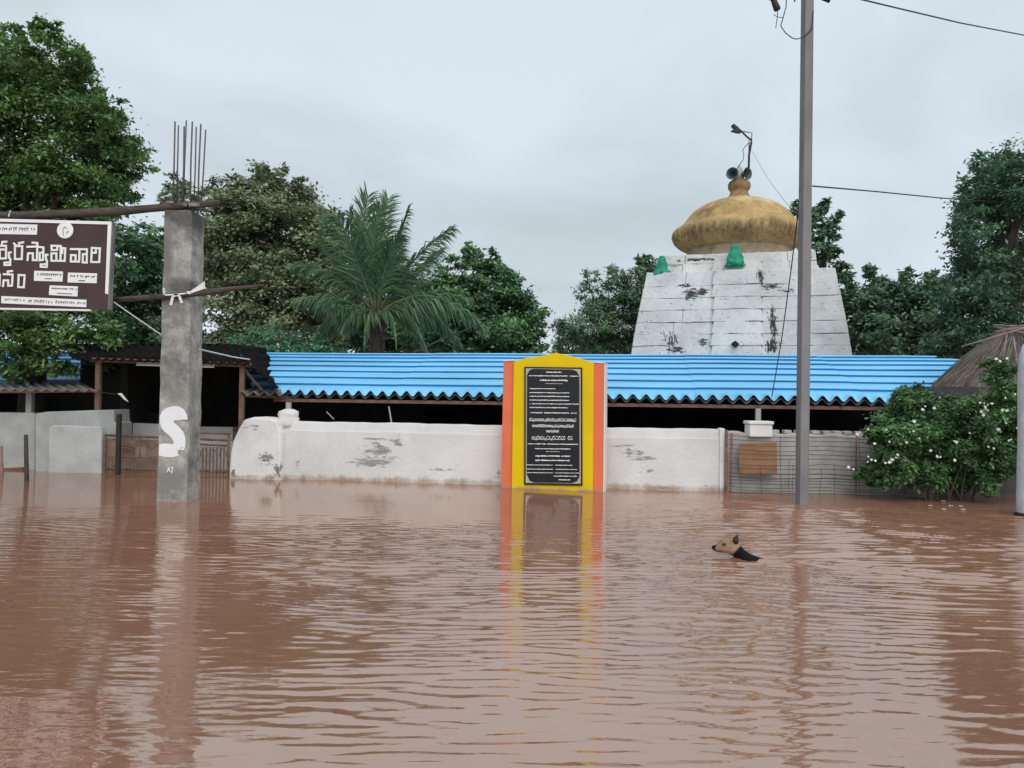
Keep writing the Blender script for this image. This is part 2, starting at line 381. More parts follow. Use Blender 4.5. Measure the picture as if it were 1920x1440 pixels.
for i, pxx in enumerate([1452, 1475, 1497, 1528, 1548, 1568, 1588, 1610]):
    q = MB(); pt = W(pxx, 812, OFF2 + .1); q.box((pt.x, pt.y, topz(1400, 810, OFF2) + .008), (.10, .12, .05)); part(dw, 'coping_stone', q, m_dirty, bevel=.012)
cap = MB(); pt = W(1422, 803, OFF2 + .05)
cap.box((pt.x, pt.y, pt.z - .03), (.30, .24, .16)); cap.box((pt.x, pt.y, pt.z + .075), (.33, .27, .045))
part(dw, 'pier_cap', cap, m_white, bevel=.012)

# ---- brown board leaning on the fence
bd = MB(); FO = -.03
p4 = [W(1385, 832, FO), W(1456, 830, FO), W(1457, 889, FO), W(1387, 891, FO)]
bd.prism(p4, WALL.n * .02)
m_board = mat('brown_board', (.34, .185, .095), .8, .15, 3, .15, 30, stretch=(1, 1, 5))
single('wooden_board', bd, m_board, 'square brown wooden board tied to the wire fence beside the white wall', 'board', org=p4[3])

# ---- wire fence
wf = thing('wire_fence', 'sagging fence of thin wires on rusty posts beside the concrete pole', 'fence', W(1365, 925, -.08).xy.to_3d() + Vector((0, 0, GROUND)))
m_wire = mat('fence_wire', (.10, .085, .075), .7, .2, 20, 0, 20)
for (a, bx, r) in [((1362, 806), (1361, 930), .020), ((1372, 812), (1367, 930), .014), ((1606, 815), (1604, 930), .012), ((1741, 815), (1740, 945), .018)]:
    p, q = W(*a, -.07), W(*bx, -.07); q.z = GROUND
    part(wf, 'post', MB().tube([p, q], r, 6), m_rust, True)
for i, yy in enumerate([816, 824, 833, 841, 850, 858, 868, 877, 886, 893, 899, 905, 911, 917, 922, 927]):
    pts = []
    for k in range(13):
        t_ = k / 12; px = 1366 + (1738 - 1366) * t_
        sag = 2.2 * math.sin(math.pi * ((t_ * 2.1) % 1)) * (1 if i % 3 else 1.8)
        pts.append(W(px, yy + (px - 1366) * .016 + sag + random.uniform(-.8, .8), -.075))
    part(wf, 'wire', MB().tube(pts, .0042 if i not in (8, 9) else .007, 4), m_wire)
for i, xx in enumerate([1390, 1425, 1462, 1480, 1487, 1540, 1565, 1610, 1630, 1655, 1680, 1700, 1720]):
    y0_ = 818 if i in (2, 7) else 868 + random.uniform(-4, 20)
    pts = [W(xx + random.uniform(-1.5, 1.5) + 3 * t_ * math.sin(i), y0_ + (938 - y0_) * t_, -.08) for t_ in (0, .33, .66, 1)]
    part(wf, 'upright_wire', MB().tube(pts, .0035, 4), m_wire)

# ---- the blue roofed shed
shed = thing('blue_roofed_shed', 'long low shed with a bright blue ribbed metal roof and wavy eave', 'shed', WALL.at(4, 3, GROUND))
m_blue = mat('blue_metal_sheet', (.20, .565, .86), .5, .09, 1.2, .08, 14, spec=.4, stretch=(.4, 1, 1), spots=[((.26, .50, .70), 2.0, .52, .80, (.3, 2, 2)), ((.10, .24, .36), 3.5, .64, .82, (2.2, .35, .35)), ((.30, .30, .28), 9, .70, .82, (1, .5, .5))])
EO, RO = 1.0, 4.3
ze = (W(480, 735, EO).z + W(1640, 749, EO).z) / 2
zr = (W(480, 661.5, RO).z + W(1750, 670, RO).z) / 2
u_l, u_r = -7.2, WALL.u(W(1787, 690, RO - .3))
NR = 8
def roof_pt(u, v, lip=0.0):
    """v 0 at eave .. 1 at ridge; ribs run along the shed, the eave strip is wavy"""
    off = EO + (RO - EO) * v
    z = ze + (zr - ze) * (math.sin(v * math.pi / 2 * .72) / math.sin(math.pi / 2 * .72))
    z += lip * .055
    w = max(0, 1 - v / .075)
    z += w * .042 * math.sin(u * 2 * math.pi / .19)
    return WALL.at(u, off, z)
vsamp = [(0, 0), (.02, 0), (.045, 0), (.075, 0)]
for k in range(1, NR):                     # each course laps over the one below with an undercut lip
    v = k / NR
    vsamp += [(v, .1), (v - .018, .8), (v - .013, 1.0), (v + .3 / NR, .75), (v + .6 / NR, .45)]
vsamp += [(1.0, 0)]
u_g0, u_g1 = WALL.u(W(150, 700, EO)), WALL.u(W(470, 700, EO))      # the porch interrupts the roof here
spans_ = [(u_l, (u_l + u_g0) / 2), ((u_l + u_g0) / 2, u_g0)]
nsh = 5
spans_ += [(u_g1 + (u_r - u_g1) * k / nsh, u_g1 + (u_r - u_g1) * (k + 1) / nsh) for k in range(nsh)]
for i, (ea, eb_) in enumerate(spans_):
    a, b_ = ea - (.03 if i not in (0, 2) else 0), eb_
    n = max(8, int((b_ - a) / .19 * 8)); mb = MB(); lift = .006 * (i % 2)
    ux = [a + (b_ - a) * k / n for k in range(n + 1)]
    for v, lip in vsamp:
        for u in ux:
            uu = u
            if i == len(spans_) - 1 and v > .55: uu = min(u, u_r - .75 * ((v - .55) / .45) ** 2.2)
            if i in (1, 2):                     # ragged ends tucked beside the porch
                lim = WALL.u(W(150, 700, EO + (RO - EO) * v)) if i == 1 else WALL.u(W(478 - 62 * v, 733 - 71 * v, EO + (RO - EO) * v))
                uu = min(uu, lim) if i == 1 else lim + (u - a) * (b_ - lim) / (b_ - a)
            p = roof_pt(uu, v, lip); p.z += lift + .003 * math.sin(u * 1.7 + v * 3); mb.v.append(p)
    nn = n + 1
    for r_ in range(len(vsamp) - 1):
        for k in range(n): q = r_ * nn + k; mb.f.append((q, q + 1, q + 1 + nn, q + nn))
    o = part(shed, 'roof_sheet', mb, m_blue, False)
    md = o.modifiers.new('thick', 'SOLIDIFY'); md.thickness = .004; md.offset = -1
rb = MB(); zb = ze - .1
rb.hexa([WALL.at(u_l, RO, zr - .03), WALL.at(u_r - .8, RO, zr - .03), WALL.at(u_r - .8, RO + 3.3, zb - .03), WALL.at(u_l, RO + 3.3, zb - .03), WALL.at(u_l, RO, zr), WALL.at(u_r - .8, RO, zr), WALL.at(u_r - .8, RO + 3.3, zb), WALL.at(u_l, RO + 3.3, zb)])
part(shed, 'rear_roof', rb, m_blue)
# dark cement sheet under the eave, set back a little
us = MB(); u_s = WALL.u(W(474, 733, EO)); n = int((u_r - u_s) / .19 * 6)
for v_off, zz in ((EO + .03, ze - .045), (EO + .9, ze + .20)):
    for k in range(n + 1):
        u = u_s + (u_r - u_s) * k / n; us.v.append(WALL.at(u, v_off, zz + .04 * math.sin(u * 2 * math.pi / .19)))
for k in range(n): us.f.append((k, k + 1, k + 2 + n, k + 1 + n))
o = part(shed, 'under_sheet', us, m_asb, True); md = o.modifiers.new('thick', 'SOLIDIFY'); md.thickness = .006
def wbox(u0, u1, o0, o1, z0, z1): return MB().hexa([WALL.at(u0, o0, z0), WALL.at(u1, o0, z0), WALL.at(u1, o1, z0), WALL.at(u0, o1, z0), WALL.at(u0, o0, z1), WALL.at(u1, o0, z1), WALL.at(u1, o1, z1), WALL.at(u0, o1, z1)])
zbm = W(700, 752, EO + .1).z
part(shed, 'eave_beam', wbox(.15, u_r - .4, EO + .07, EO + .12, zbm - .03, zbm + .02), m_brown)
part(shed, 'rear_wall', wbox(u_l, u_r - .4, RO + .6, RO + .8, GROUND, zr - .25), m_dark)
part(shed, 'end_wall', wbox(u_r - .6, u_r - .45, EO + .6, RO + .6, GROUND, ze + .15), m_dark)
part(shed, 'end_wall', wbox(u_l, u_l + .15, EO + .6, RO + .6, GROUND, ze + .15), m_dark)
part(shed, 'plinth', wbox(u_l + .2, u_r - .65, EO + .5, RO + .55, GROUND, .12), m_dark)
for (px, yb, w) in ((541, 775, .065), (1421, 800, .075)):
    q = W(px, yb, EO + .09 if px > 1000 else .14); u = WALL.u(q); off = (q - WALL.a).dot(WALL.n)
    part(shed, 'post', wbox(u - w / 2, u + w / 2, off - w / 2, off + w / 2, GROUND if px > 1000 else .85, zbm - .03), m_grey, bevel=.008)
part(shed, 'brace', MB().tube([W(729, 762, .9), W(734, 792, .9)], .012, 6), m_grey)
part(shed, 'brace', MB().tube([W(612, 772, .9), W(626, 786, .9)], .008, 6), m_grey)

# ---- dark roofed entrance porch on the left of the blue roof
PY = 12.0
porch = thing('entrance_porch', 'dark roofed open porch with brown posts behind the concrete pillar', 'porch', P(320, 870, PY + .6).xy.to_3d() + Vector((0, 0, GROUND)))
def PP(px, py, dy=0.0): return P(px, py, PY + dy)
for px, top in ((185.5, 676), (455, 684)):
    b = MB(); c = PP(px, top); w = .075
    b.box((c.x, c.y, (c.z + GROUND) / 2), (w, w, c.z - GROUND)); part(porch, 'post', b, m_brown, bevel=.008)
l0, l1 = PP(170, 674, -.01), PP(470, 684.5, -.01)
part(porch, 'lintel', MB().hexa([l0 + Vector((0, -.04, -.035)), l1 + Vector((0, -.04, -.035)), l1 + Vector((0, .04, -.035)), l0 + Vector((0, .04, -.035)), l0 + Vector((0, -.04, .03)), l1 + Vector((0, -.04, .03)), l1 + Vector((0, .04, .03)), l0 + Vector((0, .04, .03))]), m_brown)
part(porch, 'brace', MB().tube([PP(458, 692), PP(492, 732, .1)], .018, 6), m_brown)
# roof: front slope, right slope, both of corrugated dark sheet
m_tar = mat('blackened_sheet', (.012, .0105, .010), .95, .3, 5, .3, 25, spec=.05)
def sheet(name, p00, p10, p01, p11, nw, amp, m, thick=.008, parent=porch):
    mb = MB(); n = nw * 6; mrows = 3
    nrm = (p10 - p00).cross(p01 - p00).normalized()
    if nrm.z < 0: nrm = -nrm
    for r_ in range(mrows + 1):
        for k in range(n + 1):
            a, b_ = k / n, r_ / mrows
            p = p00.lerp(p10, a).lerp(p01.lerp(p11, a), b_)
            mb.v.append(p + nrm * amp * math.sin(a * nw * 2 * math.pi))
    for r_ in range(mrows):
        for k in range(n): q = r_ * (n + 1) + k; mb.f.append((q, q + 1, q + n + 2, q + n + 1))
    o = part(parent, name, mb, m, True); md = o.modifiers.new('thick', 'SOLIDIFY'); md.thickness = thick
    return o
tz = PP(300, 646, 1.0).z
fl, frr = PP(135, 673, -.15), PP(462, 683, -.15); tl, tr_ = PP(120, 646, 1.0), PP(440, 646, 1.0)
xm = (fl.x + frr.x) / 2
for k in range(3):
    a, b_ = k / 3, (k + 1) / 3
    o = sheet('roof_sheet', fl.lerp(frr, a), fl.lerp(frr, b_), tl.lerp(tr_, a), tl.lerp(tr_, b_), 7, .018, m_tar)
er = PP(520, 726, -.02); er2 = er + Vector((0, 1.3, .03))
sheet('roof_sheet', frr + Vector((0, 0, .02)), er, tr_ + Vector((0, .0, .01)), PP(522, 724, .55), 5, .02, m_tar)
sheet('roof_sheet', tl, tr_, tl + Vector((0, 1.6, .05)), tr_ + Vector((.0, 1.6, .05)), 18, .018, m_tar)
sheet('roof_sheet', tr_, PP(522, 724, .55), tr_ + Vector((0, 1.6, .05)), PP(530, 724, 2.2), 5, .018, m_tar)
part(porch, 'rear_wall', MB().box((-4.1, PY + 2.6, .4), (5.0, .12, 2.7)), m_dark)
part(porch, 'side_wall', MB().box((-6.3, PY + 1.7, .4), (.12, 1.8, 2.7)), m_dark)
# corrugated edge seen right of the post
s0, s1 = PP(448, 738, -.12), PP(530, 738, .2)
sheet('eave_sheet', s0, s1, s0 + Vector((0, .9, .12)), s1 + Vector((0, .9, .12)), 4, .035, m_asb)
bmn = MB(); a, b_ = PP(452, 742), PP(560, 746, .5); bmn.tube([a, b_], .022, 6); part(porch, 'purlin', bmn, m_brown)

tl_ = thing('tube_light', 'white fluorescent tube under the porch lintel, behind the concrete pillar', 'tube light', P(327, 686, PY - .02))
a, b_ = P(256, 684, PY - .06), P(402, 688, PY - .06)
part(tl_, 'tube', MB().tube([a, b_], .014, 10), mat('tube_glass', (.75, .75, .74), .3, .02, 3, 0), True)
part(tl_, 'fixture', MB().hexa([a + Vector((0, -.01, .015)), b_ + Vector((0, -.01, .015)), b_ + Vector((0, .04, .015)), a + Vector((0, .04, .015)), a + Vector((0, -.01, .045)), b_ + Vector((0, -.01, .045)), b_ + Vector((0, .04, .045)), a + Vector((0, .04, .045))]), m_grey)

rag = MB(); rp = [P(220, 738, PY - .03), P(228, 737, PY - .03), P(236, 747, PY - .01), P(241, 754, PY), P(232, 749, PY - .02), P(226, 742, PY - .04)]
rag.prism(rp, (0, .006, 0)); rp2 = MB().tube([P(217, 739, PY - .02), P(184, 735, PY)], .003, 4)
rg = thing('paper_scrap', 'torn white scrap hanging on a string in the dark porch', 'scrap', rp[0])
part(rg, 'scrap', rag, m_white); part(rg, 'string', rp2, m_wire)

# ---- low grey lean-to on the far left
lt = thing('lean_to', 'low grey plastered lean-to with a cement sheet roof at the left edge', 'lean-to', P(60, 880, 12.2).xy.to_3d() + Vector((0, 0, GROUND)))
LY = 11.9
def LP(px, py, dy=0): return P(px, py, LY + dy)
def slab(poly, depth, bottom=True):
    pts = [Vector(p) for p in poly]; return MB().prism(pts, (0, depth, 0))
q = [LP(-260, 771, .25), LP(66, 774, .25), LP(66, 900, .25), LP(-260, 900, .25)]
for k in (2, 3): q[k].z = GROUND
part(lt, 'wall', slab(q, .3), m_grey, bevel=.01)
q = [LP(66, 776, 0), LP(88, 772, 0), LP(213, 768, 0), LP(214, 792, 0), LP(218, 793, 0), LP(219, 890, 0), LP(68, 890, 0)]
for k in (5, 6): q[k].z = GROUND
part(lt, 'corner_pier', slab(q, .5), m_grey, bevel=.012)
q = [LP(91, 803, -.14), LP(97, 797, -.14), LP(150, 799, -.14), LP(188, 800, -.14), LP(191, 810, -.14), LP(192, 890, -.14), LP(91, 890, -.14)]
for k in (5, 6): q[k].z = GROUND
part(lt, 'buttress', slab(q, .16), mat('pale_plaster', (.50, .51, .50), .92, .10, 2.5, .3, 22), bevel=.02)
c = LP(57, 735, .35); b = MB().box((c.x, c.y, (c.z + LP(57, 774, .35).z) / 2 - .02), (.09, .09, c.z - LP(57, 774, .35).z + .04)); part(lt, 'post', b, m_grey, bevel=.006)
sheet('roof_sheet', LP(-250, 730, .1), LP(182, 733, -.05), LP(-250, 714, 1.2), LP(150, 716, 1.0), 22, .02, m_asb, parent=lt)
part(lt, 'beam', MB().tube([LP(-250, 737, .1), LP(185, 733, .0)], .022, 6), m_brown)
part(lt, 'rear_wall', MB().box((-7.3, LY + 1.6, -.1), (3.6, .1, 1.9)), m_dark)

# ---- gate between the lean-to and the white pier
GY = 11.75
gate = thing('steel_gate', 'rusty steel gate with fan shaped ironwork behind the concrete pillar', 'gate', P(310, 890, GY).xy.to_3d() + Vector((0, 0, GROUND)))
def GP(px, py, dy=0): return P(px, py, GY + dy)
def bar(name, pts, r, m=m_rust): return part(gate, name, MB().tube([GP(*p) for p in pts], r, 6), m, True)
def gbar(px, y0): 
    a = GP(px, y0); c = Vector((a.x, a.y, GROUND)); return [a, c]
bar('top_rail', [(197, 816), (300, 820), (430, 826)], .020); bar('middle_rail', [(197, 879), (300, 881), (430, 885)], .014)
bar('rail', [(372, 812), (430, 814)], .014); bar('rail', [(372, 833), (430, 836)], .016)
bar('rail', [(205, 857), (300, 858)], .008)
for px in (197, 368, 429): part(gate, 'stile', MB().tube(gbar(px, 815), .018, 6), m_rust, True)
for i in range(15):
    px = 204 + i * 6.6; y0 = 858 if i not in (4, 11) else 820
    part(gate, 'bar', MB().tube(gbar(px, y0), .0045, 5), m_rust)
for i in range(9):
    px = 374 + i * 6.6; part(gate, 'bar', MB().tube(gbar(px, 838), .009, 5), m_rust)
bar('fan_bar', [(262, 822), (243, 845), (232, 846), (222, 842)], .008); bar('fan_bar', [(262, 822), (285, 842), (296, 834)], .008); bar('fan_bar', [(262, 822), (262, 858)], .006)
for k in range(3):
    pts = [(222 + 0 * k, 830 + 6 * k), (236, 829 + 6 * k), (246, 834 + 5 * k), (252, 842 + 5 * k)]
    bar('scroll', pts, .007)
for k in range(3):
    x0_ = 376 + k * 18; bar('arch', [(x0_, 856), (x0_, 848), (x0_ + 6, 841), (x0_ + 12, 848), (x0_ + 12, 856)], .008)
sh = [GP(199, 822, .05), GP(368, 828, .05), GP(368, 900, .05), GP(199, 900, .05)]
for k in (2, 3): sh[k].z = GROUND
part(gate, 'sheet_panel', MB().prism(sh, (0, .006, 0)), mat('muddy_sheet', (.30, .215, .165), .8, .2, 2.5, .2, 20, spots=[((.14, .08, .055), 6, .56, .7, (1, 1, 1.5))]))
gp = MB(); a = P(223.5, 776, 11.55); gp.box((a.x, a.y, (a.z + GROUND) / 2), (.06, .06, a.z - GROUND))
single('steel_post', gp, mat('dark_steel', (.03, .026, .025), .7, .2, 8, .1, 40), 'thin dark steel post standing in front of the rusty gate', 'post', org=(a.x, a.y, GROUND), bevel=.006)
iw = thing('inner_wall', 'short whitewashed inner wall seen above the gate, left of the pillar', 'wall', P(262, 815, 13).xy.to_3d() + Vector((0, 0, GROUND)))
q = [P(243, 793, 13), P(312, 796, 13), P(312, 850, 13), P(243, 850, 13)]
for k in (2, 3): q[k].z = GROUND
part(iw, 'wall_body', MB().prism(q, (0, .2, 0)), m_wall, bevel=.01)
q = [P(222, 792, 13.02), P(243, 793, 13.02), P(243, 850, 13.02), P(222, 850, 13.02)]
for k in (2, 3): q[k].z = GROUND
part(iw, 'brown_pier', MB().prism(q, (0, .2, 0)), mat('brown_plaster', (.22, .16, .14), .9))
st = thing('stone_steps', 'grey stone steps behind the right half of the gate', 'steps', P(400, 830, 12.8).xy.to_3d() + Vector((0, 0, GROUND)))
for k, yy in enumerate((826, 812, 800)):
    q0, q1 = P(355, yy, 12.6 + .25 * k), P(436, yy + 1, 12.6 + .25 * k)
    b = MB(); h = q0.z - GROUND; b.box(((q0.x + q1.x) / 2, q0.y + .14, GROUND + h / 2), (q1.x - q0.x, .26, h)); part(st, 'step', b, m_dirty, bevel=.012)

# ---- stakes and plank at the far left
for (px, yt, yb, w, nm, lb) in ((48.5, 815, 903, .055, 'wooden_stake', 'grey wooden stake in the water before the left lean-to wall'), (2, 836, 888, .05, 'short_stake', 'short pinkish stake at the left edge of the water')):
    c = Pz(px, yb); tp = P(px, yt, c.y); b = MB(); b.tube([(c.x, c.y, GROUND), (c.x + .01, c.y, 0), tp], [w * .6, w * .55, w * .45], 7)
    single(nm, b, m_wood if px > 10 else mat('pink_stake', (.28, .17, .15), .85), lb, 'stake', org=(c.x, c.y, GROUND), smooth=True)
c = Pz(24, 881); pl = MB(); pl.box((c.x, c.y, .015), (.30, .06, .035), (Vector((1, .15, .05)).normalized(), Vector((-.15, 1, 0)).normalized(), Vector((0, 0, 1))))
single('floating_plank', pl, mat('red_plank', (.20, .08, .06), .7), 'small reddish plank floating by the left lean-to', 'plank', org=(c.x, c.y, 0), bevel=.006)

# ================================================================= TEMPLE TOWER
TY = 19.0
tb = P(1383, 668, TY)
tower = thing('temple_tower', 'white stepped stone temple tower with an ochre dome behind the blue roof', 'temple', (tb.x + .7, tb.y + 2.5, GROUND))
TN = Vector((math.sin(R(15.5)), math.cos(R(15.5)), 0)); TD = Vector((TN.y, -TN.x, 0))
tc0 = tb + TN * 2.6; tc0.z = 0
m_tow = mat('tower_whitewash', (.64, .64, .625), .92, .12, 1.1, .5, 9, spots=[((.40, .39, .37), 3.2, .60, .74, (1, 1, 4)), ((.22, .215, .21), 4.5, .69, .78, (.6, .6, 6)), ((.50, .49, .47), 1.2, .5, .75, (1, 1, 1))])
def hw_at(py):            # half width in px at a picture row
    rows = [(475, 136), (511, 140), (511.1, 170), (560, 181), (610, 191), (668, 200), (760, 216), (900, 235)]
    for (a, wa), (b_, wb) in zip(rows, rows[1:]):
        if py <= b_: return wa + (wb - wa) * (py - a) / (b_ - a)
    return 235
KPX = (TY - 0.15) / FPX
def yf_(py): return TY + (200 - hw_at(py)) * KPX * .96
def tz_(py): return P(1383, py, yf_(py)).z
def HW(py): return hw_at(py) * yf_(py) / FPX
trow = []
def face(u, o, z): return tc0 + TD * u + TN * o + Vector((0, 0, z))
cuts = [475, 493, 511, 534, 557, 580, 603, 626, 648, 668, 700, 740, 800]
core = MB()
for a, b_ in zip(cuts, cuts[1:]):
    wa, wb = HW(a + .2), HW(b_ - .2); zt, zb_ = tz_(a), tz_(b_)
    i_ = .05; core.hexa([face(-wb + i_, -wb + i_, zb_ - .02), face(wb - i_, -wb + i_, zb_ - .02), face(wb - i_, wb - i_, zb_ - .02), face(-wb + i_, wb - i_, zb_ - .02), face(-wa + i_, -wa + i_, zt), face(wa - i_, -wa + i_, zt), face(wa - i_, wa - i_, zt), face(-wa + i_, wa - i_, zt)])
zb_ = tz_(800); w = HW(800)
core.hexa([face(-w, -w, GROUND), face(w, -w, GROUND), face(w, w, GROUND), face(-w, w, GROUND), face(-w, -w, zb_), face(w, -w, zb_), face(w, w, zb_), face(-w, w, zb_)])
orgT = Vector(tower.location)
def relT(p): return tuple(Vector(p) - orgT)
def tp_(px, py): return P(px, py, yf_(py))
mk = []
for (px, py, rx, rz, th) in [(1300, 548, .40, .28, .80), (1320, 545, .22, .14, .74), (1290, 532, .3, .1, .8), (1268, 635, .30, .35, .80), (1275, 655, .35, .16, .76), (1322, 640, .18, .18, .80), (1250, 622, .12, .2, .82), (1445, 610, .16, .75, .80), (1443, 650, .22, .25, .75), (1420, 520, .14, .32, .78), (1440, 540, .35, .14, .80), (1310, 484, .9, .10, .82), (1470, 548, .3, .1, .82), (1245, 664, .15, .06, .76)]:
    mk.append((relT(tp_(px, py)), (rx, 1.2, rz), (.05, .052, .044), 9, th - .135, ((2.6, .6, .9) if rz > rx else (.8, .6, 2.8)), .06))
add_marks(m_tow, mk)
part(tower, 'core', core, m_tow)
JT = .007
r2 = random.Random(3)
for ci, (a, b_) in enumerate(zip(cuts[:10], cuts[1:11])):
    zt, zb_ = tz_(a) - JT * .5, tz_(b_) + JT * .5; wa, wb = HW(a + .2), HW(b_ - .2)
    cl, crr = -43 * KPX - .05 * r2.random(), 42 * KPX
    # front: left stones, middle raised panel stone, right stones
    def split(u0, u1, k):
        c = sorted([u0] + [u0 + (u1 - u0) * (i + r2.uniform(-.22, .22)) / k for i in range(1, k)] + [u1]); return list(zip(c, c[1:]))
    spans = [(s, 0) for s in split(-wa, cl, r2.choice((1, 2, 2)))] + [((cl, crr), 1)] + [(s, 0) for s in split(crr, wa, r2.choice((1, 1, 2)))]
    for (u0, u1), mid in spans:
        pr = r2.uniform(.0, .028) + (.10 if mid and ci >= 1 else 0)
        g0, g1 = (JT * .4 if u0 > -wa else 0), (JT * .4 if u1 < wa else 0)
        s0_, s1_ = u0 * wb / wa, u1 * wb / wa
        if mid: s0_, s1_ = u0 - .06, u1 + .06
        jz = r2.uniform(-.012, .012)
        mb = MB(); dpt = .3; ne = 5
        for e in range(ne + 1):
            q = e / ne; jb, jt_, jp = r2.uniform(-.016, .010), r2.uniform(-.012, .014), r2.uniform(-.012, .012)
            ub, ut = s0_ + g0 + (s1_ - g1 - s0_ - g0) * q, u0 + g0 + (u1 - g1 - u0 - g0) * q
            mb.v += [face(ub, -wb - pr - jp, zb_ + jb), face(ut, -wa - pr - jp, zt + jt_), face(ut, -wa + dpt, zt), face(ub, -wb + dpt, zb_)]
        for e in range(ne):
            for k in range(4): q = e * 4 + k; w_ = e * 4 + (k + 1) % 4; mb.f.append((q, w_, w_ + 4, q + 4))
        mb.f.append((0, 1, 2, 3)); mb.f.append(tuple(ne * 4 + k for k in (3, 2, 1, 0)))
        part(tower, 'stone_block', mb, m_tow, bevel=.014)
    for sg in (-1, 1):        # the two sides
        for (v0, v1) in split(-wa + .31, wa, 3):
            pr = r2.uniform(0, .025); mb = MB()
            pts = [face(sg * (wb + pr), v0 + JT * .4, zb_), face(sg * (wb + pr), v1 - JT * .4, zb_), face(sg * (wb - .3), v1 - JT * .4, zb_), face(sg * (wb - .3), v0 + JT * .4, zb_), face(sg * (wa + pr), v0 + JT * .4, zt), face(sg * (wa + pr), v1 - JT * .4, zt), face(sg * (wa - .3), v1 - JT * .4, zt), face(sg * (wa - .3), v0 + JT * .4, zt)]
            mb.hexa(pts); part(tower, 'stone_block', mb, m_tow, bevel=.014)
# small dark diamond opening low on the raised panel
dm = MB(); c = P(1380.5, 645, yf_(645) - .22)
dd = [c + Vector((x * KPX, 0, z * KPX)) for x, z in ((-6, 1), (-1, 6), (6, 0), (1, -6))]
dm.prism(dd, (0, .3, 0)); dmo = part(tower, 'vent', dm, m_dark)
# ochre dome (a lathe with a fluted lower rim)
m_dome = mat('ochre_dome', (.46, .32, .15), .95, .20, 1.6, .3, 14, spec=.1, spots=[((.20, .12, .06), 3.0, .56, .70, (1, 1, 1.6)), ((.07, .05, .035), 7, .66, .74, (1, 1, .7)), ((.60, .43, .18), 2.2, .55, .7, (1, 1, 1))])
dp = [(452, 3), (474, 92), (469, 96), (465, 104), (460, 112), (453, 118.5), (445, 122), (437, 121), (432, 117.5), (427, 111), (421, 104), (414, 98), (406, 92.5), (398, 85), (390, 74), (384, 62), (379, 49), (375, 35), (371, 23)]
zc = tz_(474)
dcz = lambda py: tz_(py)
KD = tc0.y / FPX * 1.0
prof = [(r * KD, (474 - py) * KD) for py, r in dp[1:]]
topc = P(1385, 474, tc0.y); topc.y = tc0.y
dome = MB()
add_marks(m_dome, [(relT(topc + Vector((0, 0, .36))), (2.6, 2.6, .30), (.10, .062, .034), 4, .52, (3, 3, .35), .28), (relT(topc + Vector((-1.0, -.8, .9))), (1.2, 1.2, .5), (.24, .15, .07), 3.0, .62, (1, 1, .6), .25), (relT(topc + Vector((.3, -.9, 1.3))), (1.4, 1.4, .35), (.60, .46, .25), 2.0, .58, (1, 1, 1), .25)])
def flute(i, a): return 1 + (.02 * abs(math.sin(a * 22)) if 2 <= i <= 7 else 0)
dome.lathe(topc, prof, 176, fn=flute)
do = part(tower, 'dome', dome, m_dome, True)
band = MB(); band.lathe(topc + Vector((0, 0, -.03)), [(r * KD, z * KD) for r, z in ((92, -42), (94, 4), (97, 5), (96, 8), (91, 10))], 32); part(tower, 'dome_neck', band, mat('neck_stone', (.36, .29, .19), .9, .2, 3, .4, 15, spots=[((.1, .09, .08), 5, .6, .7, (1, 1, 1))]))
kal = MB(); kc = P(1385, 474, tc0.y); kc.y = tc0.y
kal.lathe(kc, [(r * KD, (474 - py) * KD) for py, r in ((372, 23), (369, 22), (366, 18), (362, 17), (359, 16), (356, 18), (352, 20.5), (346, 21), (341, 19), (337, 14), (335, 10))], 28)
part(tower, 'finial', kal, mat('finial_stone', (.30, .19, .09), .9, .3, 4, .4, 25, spots=[((.09, .06, .04), 8, .58, .7, (1, 1, 1))]), True)
cap_ = MB(); cap_.lathe(kc, [(r * KD, (474 - py) * KD) for py, r in ((337, 9), (326, 9.5), (318, 7), (311, 3), (309, 1))], 14); part(tower, 'finial_tip', cap_, m_grey, True)

# green figures at the tower's shoulders
m_green = mat('green_paint', (.012, .30, .17), .65, .25, 6, .3, 30)
fy = yf_(497) - .05
fg = thing('green_figure', 'small green painted seated figure below the ochre dome, centre', 'figure', P(1378, 499, fy - .2))
c = P(1378, 499, fy - .18)
b = MB(); b.lathe(c, [(r * KPX, z * KPX) for r, z in ((17, 0), (17, 6), (15.5, 8), (15, 16), (12.5, 24), (10.5, 29), (9, 33), (9.5, 36), (7, 40), (2.5, 42))], 20, fn=lambda i, a: 1 + .06 * math.sin(a * 4 + i)); part(fg, 'body', b, m_green, True)
b = MB(); b.box(c + Vector((0, 0, .015)), (36 * KPX, .3, .05)); part(fg, 'base', b, m_green, bevel=.01)
for sg in (-1, 1): part(fg, 'knee', MB().lathe(c + Vector((sg * 9 * KPX, -.12, 0)), [(.05, .03), (.085, .07), (.075, .13), (.03, .16)], 10), m_green, True)
fs = thing('green_side_figure', 'green painted figure in profile on the left shoulder of the tower', 'figure', P(1241, 513, fy + .3))
c = P(1241, 515, fy + .3)
b = MB(); b.lathe(c, [(r * KPX, z * KPX) for r, z in ((15, 0), (15, 7), (10, 12), (11, 20), (9, 26), (8, 33), (5, 37))], 16, fn=lambda i, a: 1 + .10 * math.sin(a * 2 + i)); part(fs, 'body', b, m_green, True)
b = MB(); b.box(c + Vector((-.02, 0, .03)), (34 * KPX, .35, .1)); part(fs, 'base', b, m_green, bevel=.02)

